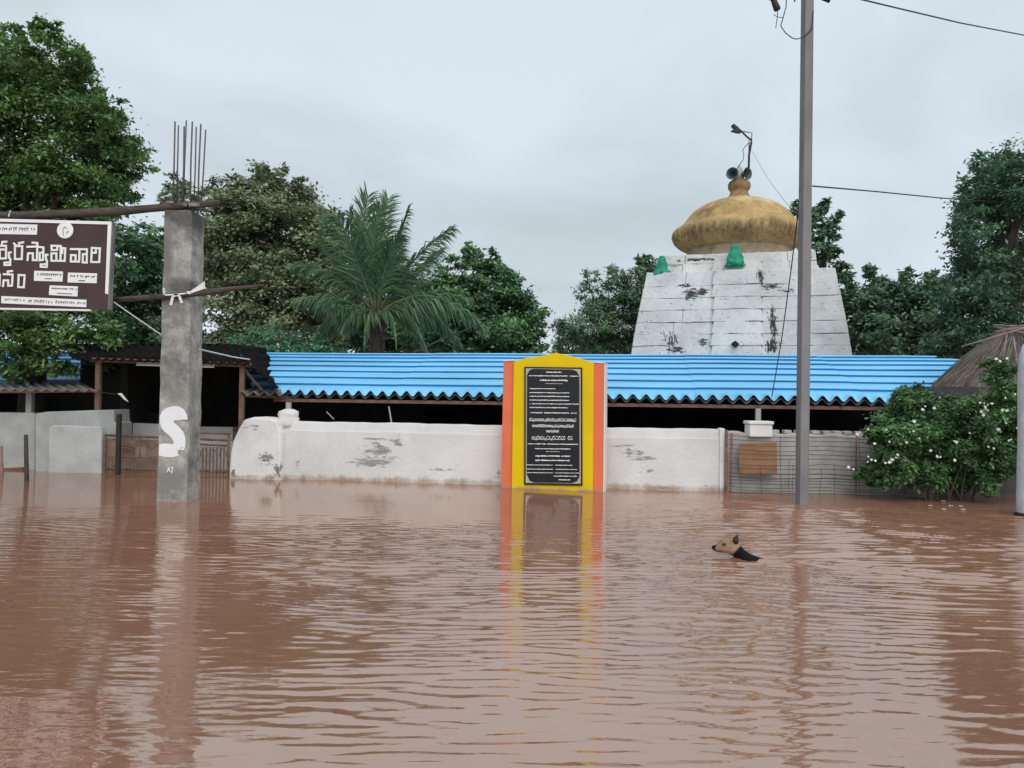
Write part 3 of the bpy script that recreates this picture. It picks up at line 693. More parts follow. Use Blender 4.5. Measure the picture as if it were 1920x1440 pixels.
# loudspeakers and lamp bracket on the finial
KY = tc0.y
m_horn = mat('horn_grey', (.05, .075, .09), .45, .2, 5, .05, 30)
for (px, nm, dirx, lab) in ((1373, 'horn_speaker', -.55, 'dark horn loudspeaker on the finial, the left of the two'), (1402, 'horn_speaker', .62, 'dark horn loudspeaker on the finial, the right of the two')):
    c = P(px, 325, KY - .25); t_ = thing(nm, lab, 'loudspeaker', c)
    Z = Vector((dirx, -1, -.08)).normalized(); Xv = Z.cross(Vector((0, 0, 1))).normalized(); Yv = Z.cross(Xv)
    hp = [(.03, -.30), (.05, -.22), (.075, -.12), (.115, -.04), (.165, 0), (.158, .004), (.11, -.035), (.07, -.11), (.035, -.2)]
    part(t_, 'horn', MB().lathe(c, hp, 26, (Xv, Yv, Z)), m_horn, True)
    part(t_, 'driver', MB().lathe(c, [(.055, -.44), (.065, -.42), (.065, -.31), (.04, -.28)], 16, (Xv, Yv, Z)), m_black, True)
    part(t_, 'bracket', MB().tube([c + Z * -.3, Vector((P(1386, 330, KY).x, KY, c.z - .1))], .018, 6), m_black)
lb_ = thing('lamp_bracket', 'black bent lamp bracket rising above the loudspeakers on the dome', 'lamp', P(1404, 313, KY - .05))
def KP(px, py, dy=-.05): return P(px, py, KY + dy)
part(lb_, 'pole', MB().tube([KP(1403.5, 330), KP(1404.5, 290), KP(1409, 266)], .030, 8), m_black, True)
part(lb_, 'stay', MB().tube([KP(1404, 312, -.09), KP(1404.5, 264, -.09)], .014, 6), m_black)
part(lb_, 'arm', MB().tube([KP(1410, 264), KP(1400, 256), KP(1388, 244)], .026, 8), m_black, True)
part(lb_, 'loop', MB().tube([KP(1409, 264), KP(1410, 249), KP(1400, 247.5), KP(1389, 246)], .013, 6), m_black)
hd = MB(); hp = [KP(1372, 234), KP(1376.5, 231), KP(1384, 237), KP(1392, 246), KP(1388, 249), KP(1380, 244)]
hd.prism(hp, (0, .14, 0)); part(lb_, 'lamp_head', hd, m_black, bevel=.02)
part(lb_, 'visor', MB().prism([KP(1371.5, 244.5), KP(1379, 242), KP(1388, 247), KP(1384, 248)], (0, .12, 0)), m_black)
part(lb_, 'cable', MB().tube([KP(1404, 268), KP(1396, 276), KP(1392.5, 283), KP(1395, 290), KP(1393, 300), KP(1388, 307), KP(1383, 314)], .010, 5), m_black)

# ================================================================= PLAQUE MONUMENT
PQ = Plane(Pz(941, 914.5), Pz(1130, 922.5))
def Q_(px, py, off=0): return PQ.px(px, py, off)
mon = thing('plaque_monument', 'yellow and salmon pink monument holding a black inscribed plaque', 'monument', Pz(1036, 918) + Vector((0, .15, GROUND)))
m_yel = mat('yellow_paint', (.74, .52, .006), .65, .05, 2, .08, 30, spec=.15, spots=[((.66, .44, .03), 3, .6, .8, (1, 1, 2))]); m_sal = mat('salmon_paint', (.74, .18, .092), .7, .05, 2, .08, 30, spec=.15)
m_wp = mat('white_paint', (.78, .76, .74), .6, .04, 2, .05, 30)
def ppoly(pts, off, depth, m, name, bevel=.006, sub=False):
    f = [Q_(x, y, off) for x, y in pts]
    mz = min(p.z for p in f)
    return part(mon, name, MB().prism(f, PQ.n * depth), m, bevel=bevel)
def drop(pts, off):
    f = [Q_(x, y, off) for x, y in pts]; zs = sorted(p.z for p in f)
    for p in f:
        if p.z < .12: p.z = GROUND
    return f
part(mon, 'left_pilaster', MB().prism(drop([(944, 678), (963, 677), (958.5, 918), (938, 916)], .03), PQ.n * .24), m_sal, bevel=.006)
part(mon, 'right_pilaster', MB().prism(drop([(1112, 680.5), (1133, 682.5), (1131, 923), (1111.5, 922)], .03), PQ.n * .235), m_sal, bevel=.006)
rs = [Q_(1133.3, 682.5, .034), Q_(1131.3, 923, .034)]; rs[1].z = GROUND
e_ = PQ.d * .012
part(mon, 'white_side', MB().hexa([rs[1], rs[1] + e_, rs[1] + e_ + PQ.n * .228, rs[1] + PQ.n * .228, rs[0], rs[0] + e_, rs[0] + e_ + PQ.n * .228, rs[0] + PQ.n * .228]), m_wp)
part(mon, 'panel', MB().prism(drop([(963, 678), (985, 671.5), (1020, 666.5), (1041, 661.5), (1064, 666), (1095, 674), (1113, 680), (1112, 912), (1035, 910), (958.5, 908)], 0), PQ.n * .22), m_yel, bevel=.006)
add_marks(m_yel, [mud(mon.location, .0, .05)]); add_marks(m_sal, [mud(mon.location, .0, .06)])
bs = MB().prism(drop([(957.5, 911.5), (1112, 914.5), (1112, 924), (957, 920)], -.012), PQ.n * .03); part(mon, 'base_strip', bs, m_sal)
capm = MB(); cp = [(944, 677.6), (963, 676.6)]; a, b_ = Q_(944, 677.2, .02), Q_(963, 676.2, .02)
part(mon, 'pilaster_cap', MB().hexa([a, b_, b_ + PQ.n * .26, a + PQ.n * .26, a + Vector((0, 0, .012)), b_ + Vector((0, 0, .012)), b_ + PQ.n * .26 + Vector((0, 0, .012)), a + PQ.n * .26 + Vector((0, 0, .012))]), m_wp)
a, b_ = Q_(1113.5, 679.8, .02), Q_(1135, 681.8, .02)
part(mon, 'pilaster_cap', MB().hexa([a, b_, b_ + PQ.n * .26, a + PQ.n * .26, a + Vector((0, 0, .012)), b_ + Vector((0, 0, .012)), b_ + PQ.n * .26 + Vector((0, 0, .012)), a + PQ.n * .26 + Vector((0, 0, .012))]), m_wp)
m_gran = mat('black_granite', (.008, .009, .014), .25, .2, 8, .0, 30, spec=.5)
m_beige = mat('beige_border', (.42, .41, .36), .6, .08, 4, .05, 30); m_let = mat('white_lettering', (.80, .80, .79), .6, .04, 5, 0, 30)
plq = part(mon, 'plaque', MB().prism([Q_(x, y, -.022) for x, y in ((983, 687.5), (1091.5, 689), (1092, 911), (982.5, 909))], PQ.n * .03), m_gran, bevel=.004)
def sub(parent, name, mb, m): return part(parent, name, mb, m, kind='stuff' if name == 'text_line' else None)
sub(plq, 'border', MB().prism([Q_(x, y, -.026) for x, y in ((986, 690.5), (1088.5, 692), (1089, 907), (985.7, 905.3))], PQ.n * .0045), m_beige)
oct_ = [(988.2, 703), (993, 694), (1000, 691.6), (1073, 693), (1081, 696), (1086.3, 705), (1086.6, 893), (1082, 902), (1073, 905.6), (1001, 904.6), (993, 901), (987.4, 888)]
sub(plq, 'inscription_field', MB().prism([Q_(x, y, -.031) for x, y in oct_], PQ.n * .006), m_gran)
lines = [[(330, 508)], 110, 14], [[(135, 580), (600, 705)], 152, 12], [[(258, 378), (390, 582)], 203, 17], [[(325, 520)], 241, 5], [[(140, 445)], 300, 10], [[(140, 600)], 346, 11], [[(140, 595)], 388, 11], [[(140, 595)], 432, 11], [[(140, 152), (168, 710)], 474, 10], [[(140, 578)], 517, 11], [[(148, 292), (310, 592), (612, 682)], 577, 12], [[(140, 682)], 657, 34], [[(172, 655)], 727, 28], [[(332, 485)], 788, 24], [[(168, 555), (582, 645)], 866, 42], [[(120, 325), (340, 695)], 935, 11], [[(202, 610)], 990, 11], [[(330, 490)], 1022, 5], [[(208, 490), (505, 605)], 1073, 15], [[(208, 260), (270, 605)], 1123, 15], [[(105, 410), (437, 632)], 1177, 8], [[(105, 410), (440, 685)], 1225, 8], [[(105, 410), (430, 712)], 1266, 7], [[(420, 685)], 1303, 10], [[(475, 605)], 1345, 12]
r3 = random.Random(9); NV = -PQ.n; SC = 6.129
for spans, yy, h in lines:
    mb = MB()
    def QP(x, y): return Q_(970 + x / SC, 680 + (y + (x - 400) * .010) / SC, -.0315)
    for x0_, x1_ in spans:
        x = x0_
        if h < 20:
            while x < x1_ - 3:
                w = min(x1_ - x, r3.uniform(10, 26)); hh = h * r3.uniform(.55, 1.0); yo = r3.uniform(-.12, .12) * h
                mb.prism([QP(x, yy - hh / 2 + yo), QP(x + w, yy - hh / 2 + yo), QP(x + w, yy + hh / 2 + yo), QP(x, yy + hh / 2 + yo)], NV * .0015); x += w + (r3.uniform(1, 4) if h > 8 else 0)
        else:
            lw = 5.5 / SC * 10 / FPX
            while x < x1_ - h * .3:
                w = h * r3.uniform(.45, .8); k = r3.randrange(4)
                loop = [(x + w * (.5 + .5 * math.cos(t_)), yy + h * (.05 + .38 * math.sin(t_))) for t_ in np.linspace(.4, 6.0 - .8 * k, 9)]
                mb.strip([QP(*p) for p in loop], lw, NV, .0015)
                if k % 2: mb.strip([QP(x + w * .3, yy - h * .5), QP(x + w * .9, yy - h * .42)], lw, NV, .0015)
                if k == 2: mb.strip([QP(x + w * .6, yy + h * .35), QP(x + w, yy + h * .65)], lw, NV, .0015)
                x += w + h * .12
    sub(plq, 'text_line', mb, m_let)

# ================================================================= CONCRETE PILLAR
pb_ = Pz(322, 941)
PILY = pb_.y
pil = thing('concrete_pillar', 'tall bare concrete pillar with rebar on top and a painted white S', 'pillar', (P(326, 940, PILY).x, PILY + .18, GROUND))
WP = .37; tilt = .0095
pz1 = P(340, 394, PILY).z
xl = lambda z: P(293, 941, PILY).x + (P(308, 394, PILY).x - P(293, 941, PILY).x) * z / pz1
xr = lambda z: P(347, 941, PILY).x + .012 + (P(357, 394, PILY).x - P(347, 941, PILY).x) * z / pz1
b = MB(); nz = 26; r4 = random.Random(5)
for i in range(nz + 1):
    z = GROUND + (pz1 - GROUND) * i / nz; a, c = xl(z), xr(z); ch = .035; j = [r4.uniform(-.006, .006) for _ in range(8)]
    y0_, y1_ = PILY, PILY + WP
    b.v += [Vector(p) for p in ((a + .006 + j[0], y0_, z), (c - ch + j[1], y0_, z), (c - .004 + j[2], y0_ + .022, z), (c + j[3], y0_ + .06, z), (c + j[4], y1_, z), (a + j[5], y1_, z))]
for i in range(nz):
    for k in range(6): q = i * 6 + k; w_ = i * 6 + (k + 1) % 6; b.f.append((q, w_, w_ + 6, q + 6))
b.f.append(tuple(range(6))[::-1]); b.f.append(tuple(nz * 6 + k for k in range(6)))
orgP = Vector(pil.location)
def relP(px, py): return tuple(P(px, py, PILY) - orgP)
add_marks(m_conc, [(relP(330, 405), (.35, .6, .25), (.085, .08, .078), 3, .46, (1, 1, .7), .28), (relP(345, 535), (.3, .6, .11), (.10, .095, .09), 4, .46, (1, 1, 1.6), .28), (relP(322, 905), (.3, .6, .25), (.20, .20, .185), 4, .50, (1, 1, 1), .3), (relP(312, 480), (.1, .6, .4), (.17, .165, .16), 3, .50, (1, 1, .5), .3), (relP(330, 740), (.2, .6, .2), (.22, .215, .20), 4, .6, (1, 1, .6), .3)])
part(pil, 'shaft', b, m_conc)
rub = MB(); c = P(345, 390, PILY + .18)
for i in range(26):
    p = c + Vector((r4.uniform(-.22, .26), r4.uniform(-.18, .18), r4.uniform(-.01, .035))); s_ = r4.uniform(.02, .06)
    rub.box(p, (s_ * 1.6, s_, s_ * .7), (Vector((1, r4.uniform(-.5, .5), r4.uniform(-.3, .3))).normalized(), Vector((-.2, 1, .1)).normalized(), Vector((0, 0, 1))))
part(pil, 'broken_top', rub, m_conc, kind='stuff')
for (xt, yt, xb_, dy) in ((328.2, 228, 324, .06), (334.6, 235, 331, .30), (345.4, 237, 341, .10), (349.5, 226, 343, .30), (360.6, 228, 357, .08), (368, 238, 363, .30), (376.6, 233, 371, .07), (385.7, 243, 376.5, .28)):
    a, t_ = P(xb_, 400, PILY + dy), P(xt, yt, PILY + dy); m_ = (a + t_) / 2 + Vector((r4.uniform(-.008, .008), 0, 0))
    part(pil, 'rebar', MB().tube([a, m_, t_], .0085 if dy > .2 else .0095, 6), m_steel, True)
# painted S and small mark, thin paint films on the front face
m_spaint = mat('white_wall_paint', (.74, .75, .77), .8, .05, 3, .1, 40)
def SP(px, py): return P(px, py, PILY - .003)
S_poly = [(352.0, 787), (350, 777), (344, 767), (335, 762), (324, 761.5), (313, 764.5), (304, 771), (300, 780), (299.5, 791), (302, 801), (308, 809), (317, 816), (322, 822), (326, 829), (324, 833), (316, 832), (305, 831.5), (298.5, 834), (297.5, 854), (308, 856.5), (322, 857.5), (334, 855), (343, 848), (347.5, 838), (347.5, 822), (344, 810), (337, 802), (328, 794), (324.5, 788.5), (336, 788), (344, 786.5)]
def inside_poly(p, poly):
    c = False; x, y = p
    for (x1_, y1_), (x2_, y2_) in zip(poly, poly[1:] + poly[:1]):
        if (y1_ > y) != (y2_ > y) and x < (x2_ - x1_) * (y - y1_) / (y2_ - y1_) + x1_: c = not c
    return c
add_marks(m_spaint, [(tuple(P(343, 850, PILY) - orgP), (.11, .2, .10), (.24, .235, .22), 40, .68, (1, 1, 1))])
part(pil, 'painted_letter', MB().prism([SP(x, y) for x, y in S_poly], (0, .0025, 0)), m_spaint, label='white painted letter S')
b = MB()
for st_ in ([(314, 885), (316, 877), (319, 884)], [(315, 881), (318, 880)], [(320, 877), (324, 877), (322, 887)]): b.strip([SP(*p) for p in st_], .010, Vector((0, -1, 0)), .001)
part(pil, 'painted_mark', b, m_spaint)
for sx in (1,):
    ck = MB(); ck.box(P(364, 793, PILY + .15) + Vector((.0, 0, 0)), (.02, .3, .006)); 

# ---- log and stick tied to the pillar, and the sign
lg = MB(); LYY = PILY - .06
pts = [P(x, y, LYY + d) for x, y, d in ((-420, 414, .1), (-200, 408, .1), (-60, 406, .08), (60, 404, .06), (150, 400, .05), (215, 397, .05), (280, 391, .08), (340, 386, .12), (400, 381, .16), (412, 379, .17))]
lg.tube(pts, [.045, .046, .044, .047, .045, .050, .042, .043, .036, .028], 10)
single('log_beam', lg, m_wood, 'rough wooden log laid from the pillar top over the maroon signboard', 'log', org=pts[7], smooth=True)
sk = thing('bamboo_stick', 'thin brown stick tied across the pillar with white cloth', 'stick', P(330, 553, PILY - .035))
pts = [P(200, 563, PILY - .05), P(260, 559, PILY - .04), P(320, 555, PILY - .037), P(392, 547.5, PILY - .037), P(440, 541, PILY - .03), P(495, 535, PILY - .02)]
part(sk, 'pole', MB().tube(pts, [.028, .030, .033, .037, .026, .012], 8), m_wood, True)
m_cloth = mat('white_cloth', (.70, .70, .69), .85, .08, 6, .2, 40)
def ribbon(px, w, off=-.078, name='cloth_tie'):
    mb = MB(); pp = [P(x, y, PILY + off) for x, y in px]
    for a, c in zip(pp, pp[1:]):
        t_ = (c - a).normalized(); q = t_.cross(Vector((0, -1, 0))).normalized() * w / 2; mb.prism([a - q, c - q, c + q, a + q], (0, .004, 0))
    part(sk, name, mb, m_cloth)
ribbon([(320, 572), (324, 556), (330, 552), (336, 555), (341, 568)], .028); ribbon([(309, 553), (330, 552), (348, 550)], .016); ribbon([(350, 548), (358, 549)], .03)
b = MB(); b.prism([P(354, 548, PILY - .08), P(384, 527, PILY - .07), P(384, 541, PILY - .07), P(360, 549, PILY - .08)], (0, .004, 0)); part(sk, 'cloth_tie', b, m_cloth)
ribbon([(307, 540), (308, 552)], .02)

SY = PILY - .22
sign = thing('temple_signboard', 'maroon temple signboard with white Telugu lettering and white frame', 'signboard', P(100, 580, SY))
def SG(px, py, d=0): return P(px, py, SY - d)
m_mar = mat('maroon_board', (.058, .030, .036), .45, .12, 2, .05, 20); m_sg = mat('sign_white', (.78, .78, .79), .5, .04, 3, 0, 30)
m_alu = mat('grey_frame_side', (.16, .16, .165), .6)
part(sign, 'board', MB().prism([SG(-330, 404), SG(207, 419), SG(203, 581), SG(-330, 574)], (0, .03, 0)), m_mar)
part(sign, 'frame', MB().prism([SG(-330, 401, .012), SG(209, 415.5, .012), SG(209, 421, .012), SG(-330, 407, .012)], (0, .05, 0)), m_sg)
part(sign, 'frame', MB().prism([SG(202, 421, .012), SG(209, 421, .012), SG(202.5, 552, .012), SG(197, 550, .012)], (0, .05, 0)), m_sg)
part(sign, 'frame', MB().prism([SG(-330, 571, .012), SG(169, 580, .012), SG(169, 583, .012), SG(-330, 575, .012)], (0, .05, 0)), m_sg)
part(sign, 'frame_side', MB().prism([SG(209.5, 416, .008), SG(214, 418, -.03), SG(208, 582, -.03), SG(202, 580, .008)], (.012, .012, 0)), m_alu)
NS = Vector((0, -1, 0)); px_m = SY / FPX
def letter(strokes, w=3.7, name='letter', parent=sign, m=m_sg, h=.004, d=.002):
    mb = MB()
    for s_ in strokes: mb.strip([SG(x, y, d) for x, y in s_], w * px_m, NS, h)
    return part(parent, name, mb, m)
z1 = lambda pts: [(x / 12, 440 + y / 12) for x, y in pts]
z2 = lambda pts: [(90 + x / 12, 440 + y / 12) for x, y in pts]
LET = [
 [z1([(-150, 540), (-60, 540), (140, 535), (140, 250), (-60, 260)]), z1([(50, 215), (60, 165), (150, 160)]), z1([(-60, 335), (90, 335)]), z1([(0, 380), (0, 530)]), z1([(250, 400), (205, 410), (210, 510), (240, 560), (235, 685), (110, 685), (110, 630), (200, 625)])],
 [z1([(340, 260), (340, 550), (495, 550), (505, 260), (340, 260)]), z1([(355, 230), (320, 200)]), z1([(435, 235), (435, 190), (530, 175)])],
 [z1([(620, 275), (820, 270), (985, 290), (975, 570), (900, 580), (900, 410), (975, 400)]), z1([(735, 180), (845, 190), (835, 575), (745, 575), (745, 420), (640, 420), (625, 575)]), z1([(1075, 455), (1035, 455), (1045, 560), (1065, 600), (1060, 730), (925, 725), (925, 670), (1020, 665)])],
 [z2([(85, 250), (290, 255), (285, 590), (380, 595), (395, 310), (330, 300), (325, 420)]), z2([(85, 250), (90, 350), (210, 345), (215, 300)]), z2([(85, 590), (85, 425), (195, 420), (195, 570)]), z2([(85, 590), (250, 590)])],
 [z2([(515, 325), (880, 330), (875, 630), (785, 625), (790, 440), (860, 440)]), z2([(715, 345), (705, 610), (520, 605), (525, 460), (630, 465), (625, 590)])],
 [z2([(990, 300), (1175, 310), (1160, 620), (975, 615), (990, 300)]), z2([(990, 410), (1080, 410), (1085, 310)])],
 [z1([(90, 890), (290, 900), (275, 1150), (190, 1150), (190, 1030), (90, 1030), (75, 1160)]), z1([(185, 870), (185, 830), (280, 820)])],
 [z1([(425, 910), (560, 915), (540, 1185), (415, 1180), (425, 910)])],
 [z1([(-140, 900), (0, 900), (-5, 1140), (-140, 1140)])],
]
for L in LET: letter(L)
def placard(pts, rows, name='placard'):
    pl_ = part(sign, name, MB().prism([SG(x, y, .006) for x, y in pts], (0, .005, 0)), m_sg)
    mb = MB(); r = random.Random(int(pts[0][0] * 7) & 255); (xa, ya), (xb, yb), (xc, yc), (xd, yd) = pts
    def ip(u, v): 
        x = (xa + (xb - xa) * u) * (1 - v) + (xd + (xc - xd) * u) * v; y = (ya + (yb - ya) * u) * (1 - v) + (yd + (yc - yd) * u) * v; return SG(x, y, .0065)
    for (u0, u1, v0, v1) in rows:
        u = u0; stp = 2.2 / max(1, abs(xb - xa))
        if v1 - v0 < .12: mb.prism([ip(u0, v0), ip(u1, v0), ip(u1, v1), ip(u0, v1)], (0, -.001, 0)); continue
        while u < u1:
            w = stp * r.uniform(.8, 1.6); a, c = r.uniform(0, .3), r.uniform(.7, 1)
            vv0, vv1 = v0 + (v1 - v0) * a, v0 + (v1 - v0) * c
            mb.prism([ip(u, vv0), ip(u + w, vv0), ip(u + w, vv0 + .10), ip(u, vv0 + .10)], (0, -.001, 0)); mb.prism([ip(u, vv0 + .1), ip(u + w * .45, vv0 + .1), ip(u + w * .45, vv1), ip(u, vv1)], (0, -.001, 0)); u += w * r.choice((1.2, 1.3, 1.3, 2.2))
    part(pl_, 'print', mb, mat('placard_print', (.06, .06, .08), .6), kind='stuff')
placard([(-160, 416), (70, 421), (69, 440), (-160, 436)], [(.40, .75, .3, .7), (.77, .93, .3, .7), (.95, .985, .3, .65)])
placard([(64, 507.5), (118, 509), (117, 528), (63.5, 526.5)], [(.12, .35, .22, .52), (.38, .92, .22, .52), (.38, .62, .72, .80)])
placard([(127.5, 511), (182, 512.5), (181, 531), (126.5, 529.5)], [(.08, .6, .22, .52), (.64, .88, .22, .52), (.38, .6, .74, .84)])
placard([(93, 535), (146, 537), (145, 556), (91.5, 553)], [(.08, .94, .2, .40), (.28, .82, .74, .82)])
placard([(2.5, 555), (162, 562), (161.5, 576), (2, 568.5)], [(.04, .28, .3, .65), (.32, .60, .3, .75), (.64, .98, .3, .7)])
em = part(sign, 'emblem', MB().lathe(SG(122.5, 432, .006), [(.086, 0), (.09, .004), (.082, .010), (.078, .008)], 28, (Vector((1, 0, 0)), Vector((0, 0, 1)), NS)), m_sg)
eb = MB(); eb.strip([SG(119, 442, .016), SG(118, 430, .016), SG(121, 425, .016), (SG(125, 428, .016))], 1.3 * px_m, NS, .001); eb.strip([SG(125, 437, .016), SG(128, 433, .016)], 1.6 * px_m, NS, .001)
part(em, 'emblem_mark', eb, m_grey)
hw_ = MB().tube([SG(16, 406, -.02), SG(18, 399, -.03), SG(20, 395, .02)], .006, 5); part(sign, 'tie_wire', hw_, m_cloth)
cd = MB().tube([P(213, 566, PILY - .1), P(250, 592, PILY - .02), P(303, 628, PILY + .1)], .006, 5)
single('guy_rope', cd, m_cloth, 'thin pale rope slanting from the signboard corner to the pillar', 'rope', org=P(213, 566, PILY - .1))
cw = MB().tube([P(374, 655, PILY + .3), P(400, 661, 10.6), P(440, 670, 11.4), P(468, 674, 12.0)], .010, 5)
single('porch_cable', cw, m_cloth, 'pale cable sagging from the pillar to the porch roof edge', 'cable', org=P(468, 674, 12.0))

# ================================================================= ELECTRIC POLE
eb0 = Pz(1509, 947)
pole = thing('electric_pole', 'tall square grey concrete electric pole standing in the water', 'pole', (eb0.x, eb0.y + .06, GROUND))
m_pole = mat('pole_concrete', (.215, .21, .215), .85, .14, 3, .25, 30, stretch=(1, 1, .4), spots=[((.13, .125, .125), 3, .58, .8, (1, 1, .3))])
top = P(1521, -150, eb0.y)
def pz(t_): return Vector((eb0.x + (top.x - eb0.x) * t_, eb0.y, top.z * t_))
b = MB()
for t_ in (GROUND / top.z, 0, .25, .5, .75, 1.0):
    c = pz(t_); hw = .058 - .004 * max(t_, 0); g_ = .012
    b.v += [c + Vector(v) for v in ((-hw, 0, 0), (-hw * .25, -.0, 0), (hw * .45, .0, 0), (hw, .03, 0), (hw, .16, 0), (-hw, .16, 0))]
for i in range(5):
    for k in range(6): q, w_ = i * 6 + k, i * 6 + (k + 1) % 6; b.f.append((q, w_, w_ + 6, q + 6))
b.f.append(tuple(range(6))[::-1]); b.f.append(tuple(30 + k for k in range(6)))
part(pole, 'shaft', b, m_pole, bevel=.008)
ct = pz(P(1520, -60, eb0.y).z / top.z)
part(pole, 'crossarm', MB().box(ct + Vector((-.02, -.05, 0)), (.95, .06, .075)), m_black, bevel=.006)
def EP(px, py, d=0): return P(px, py, eb0.y + d)
for (a, c) in (((1432, -45), (1458, 19)),):
    Z = (EP(*c) - EP(*a)).normalized(); X_ = Z.cross(Vector((0, 1, 0))).normalized(); L_ = (EP(*c) - EP(*a)).length
    part(pole, 'insulator', MB().lathe(EP(*a), [(.012, 0), (.014, L_ * .35), (.030, L_ * .42), (.030, L_ * .6), (.048, L_ * .64), (.030, L_ * .68), (.034, L_ * .76), (.040, L_ * .97), (.035, L_)], 12, (X_, Z.cross(X_), Z)), m_black, True)
part(pole, 'clamp', MB().tube([EP(1527, -8, .05), EP(1540, -4, .03), EP(1556, 0, .03)], [.02, .024, .036], 8), m_black, True)
part(pole, 'clamp', MB().tube([EP(1490, -30), EP(1490, 3)], .010, 6), m_black)
part(pole, 'jumper_wire', MB().tube([EP(1475, -20, -.05), EP(1474, 12, -.05), EP(1467, 38, -.05), EP(1464, 47, -.05), EP(1466, 52, -.04), EP(1473, 62, -.04), EP(1485, 71, -.03), EP(1493, 73.5, -.02), EP(1503, 71, -.015), EP(1512, 65, -.012), EP(1522, 55, -.012), EP(1525, 20, 0)], .006, 5), m_black, True)
part(pole, 'loose_wire', MB().tube([EP(1458, 20), EP(1457.5, 32), EP(1454.5, 53)], .0045, 4), m_black); part(pole, 'loose_wire', MB().tube([EP(1450, 27), EP(1458, 32), EP(1468, 33)], .0045, 4), m_black)
def wire(pts, r, label, name='overhead_wire'):
    q = []
    for a, c in zip(pts, pts[1:]):
        for k in range(6): q.append(a.lerp(c, k / 6))
    q.append(pts[-1]); single(name, MB().tube(q, r, 5), m_black, label, 'wire', org=pts[0])
wire([EP(1527, -22), P(1690, 17, 11), P(1800, 43, 12.5), P(1920, 66, 14.5), P(2100, 96, 17)], .011, 'upper black wire running right from the electric pole across the sky')
wire([EP(1524, 349, .1), P(1640, 359, 11.2), P(1760, 371, 13), P(1845, 377, 14.6), P(1930, 384, 16.5)], .010, 'lower black wire from the electric pole to the big right tree')
wire([EP(1501, 352, .1), P(1496, 400, 9.4), P(1484, 500, 10.3), P(1465, 640, 11.6), W(1447, 744, EO)], .008, 'thin black wire from the electric pole down to the blue roof eave', 'drop_wire')
wire([KP(1408, 280), P(1440, 335, 16.5), P(1472, 378, 13.5), EP(1503, 410, .1)], .004, 'very thin wire from the lamp bracket to the electric pole', 'thin_wire')
wire([W(775, 661, RO), P(830, 635, 17), P(912, 603, 18.6), P(960, 590, 19.5)], .016, 'pale wire slanting up from the blue roof toward the palm', 'slanting_wire')
wire([P(1635, 553, 18), P(1690, 595, 17), P(1772, 643, 15.5)], .010, 'thin wire slanting down through the dark trees on the right', 'slanting_wire')

# ================================================================= FOLIAGE
def leaf_mat(name, col, rough=.42, trans=.3): return mat(name, col, rough, .0, 2, 0, attr='leafcol', trans=trans, spec=.55, col2=col)
def leaf_cloud(clumps, dens, L, Wd, seed, droop=.25, sub_k=10, tight=.36, upb=.95, yellow=.15, lenvar=.5):
    """clumps: rows of x,y,z,rx,ry,rz. Returns verts, quads, colours of small pointed leaves in uneven sub-clumps"""
    r = np.random.default_rng(seed); VV = []; CC = []
    for (x, y, z, rx, ry, rz) in clumps:
        n = int(dens * 1.35 * (rx * rz * 4 + .05)); ns_ = max(5, int(sub_k * (1 + 1.2 * rx))); L_, W_ = L * .86, Wd * .86
        d = r.normal(size=(ns_, 3)); d /= np.linalg.norm(d, axis=1)[:, None]; rad = r.uniform(.25, 1.0, ns_) ** .6
        sc_ = d * rad[:, None] * np.array([rx, ry, rz]) + np.array([x, y, z]); sr = r.uniform(.55, 1.25, ns_) * tight * np.array([rx, ry, rz]).mean()
        sb = r.uniform(.60, 1.45, ns_); sy_ = r.uniform(0, 1, ns_)
        idx = r.integers(0, ns_, n); off = r.normal(size=(n, 3)) * .55 * r.choice([.8, 1, 1.7], (n, 1), p=[.5, .42, .08]); off[:, 2] *= .5
        p = sc_[idx] + off * sr[idx][:, None]
        out = p - np.array([x, y, z]); out /= (np.linalg.norm(out, axis=1)[:, None] + 1e-6)
        nrm = out * .5 + r.normal(size=(n, 3)) * .55; nrm[:, 2] += upb; nrm /= np.linalg.norm(nrm, axis=1)[:, None]
        ax = np.cross(nrm, r.normal(size=(n, 3))); ax /= np.linalg.norm(ax, axis=1)[:, None]
        ax = ax + out * .35; ax[:, 2] -= droop; ax /= np.linalg.norm(ax, axis=1)[:, None]
        w = np.cross(nrm, ax); w /= np.linalg.norm(w, axis=1)[:, None]
        l = L_ * r.uniform(1 - lenvar, 1 + lenvar, n)[:, None]; ww = W_ * r.uniform(.8, 1.2, n)[:, None]
        v = np.stack([p, p + ax * l * .45 + w * ww, p + ax * l, p + ax * l * .45 - w * ww], 1); VV.append(v.reshape(-1, 3))
        br = sb[idx] * r.uniform(.6, 1.4, n); ye = (sy_[idx] * .7 + .3 * r.uniform(0, 1, n)) * yellow
        c = np.stack([br * (1 + ye * 1.6), br * (1 + ye * .5), br * (1 - ye * .5)], 1); CC.append(np.repeat(c, 4, 0))
    V = np.concatenate(VV); C = np.concatenate(CC); return V, np.arange(len(V)).reshape(-1, 4), C
m_bark = mat('bark', (.075, .058, .045), .9, .3, 6, .5, 25, stretch=(1, 1, .3))
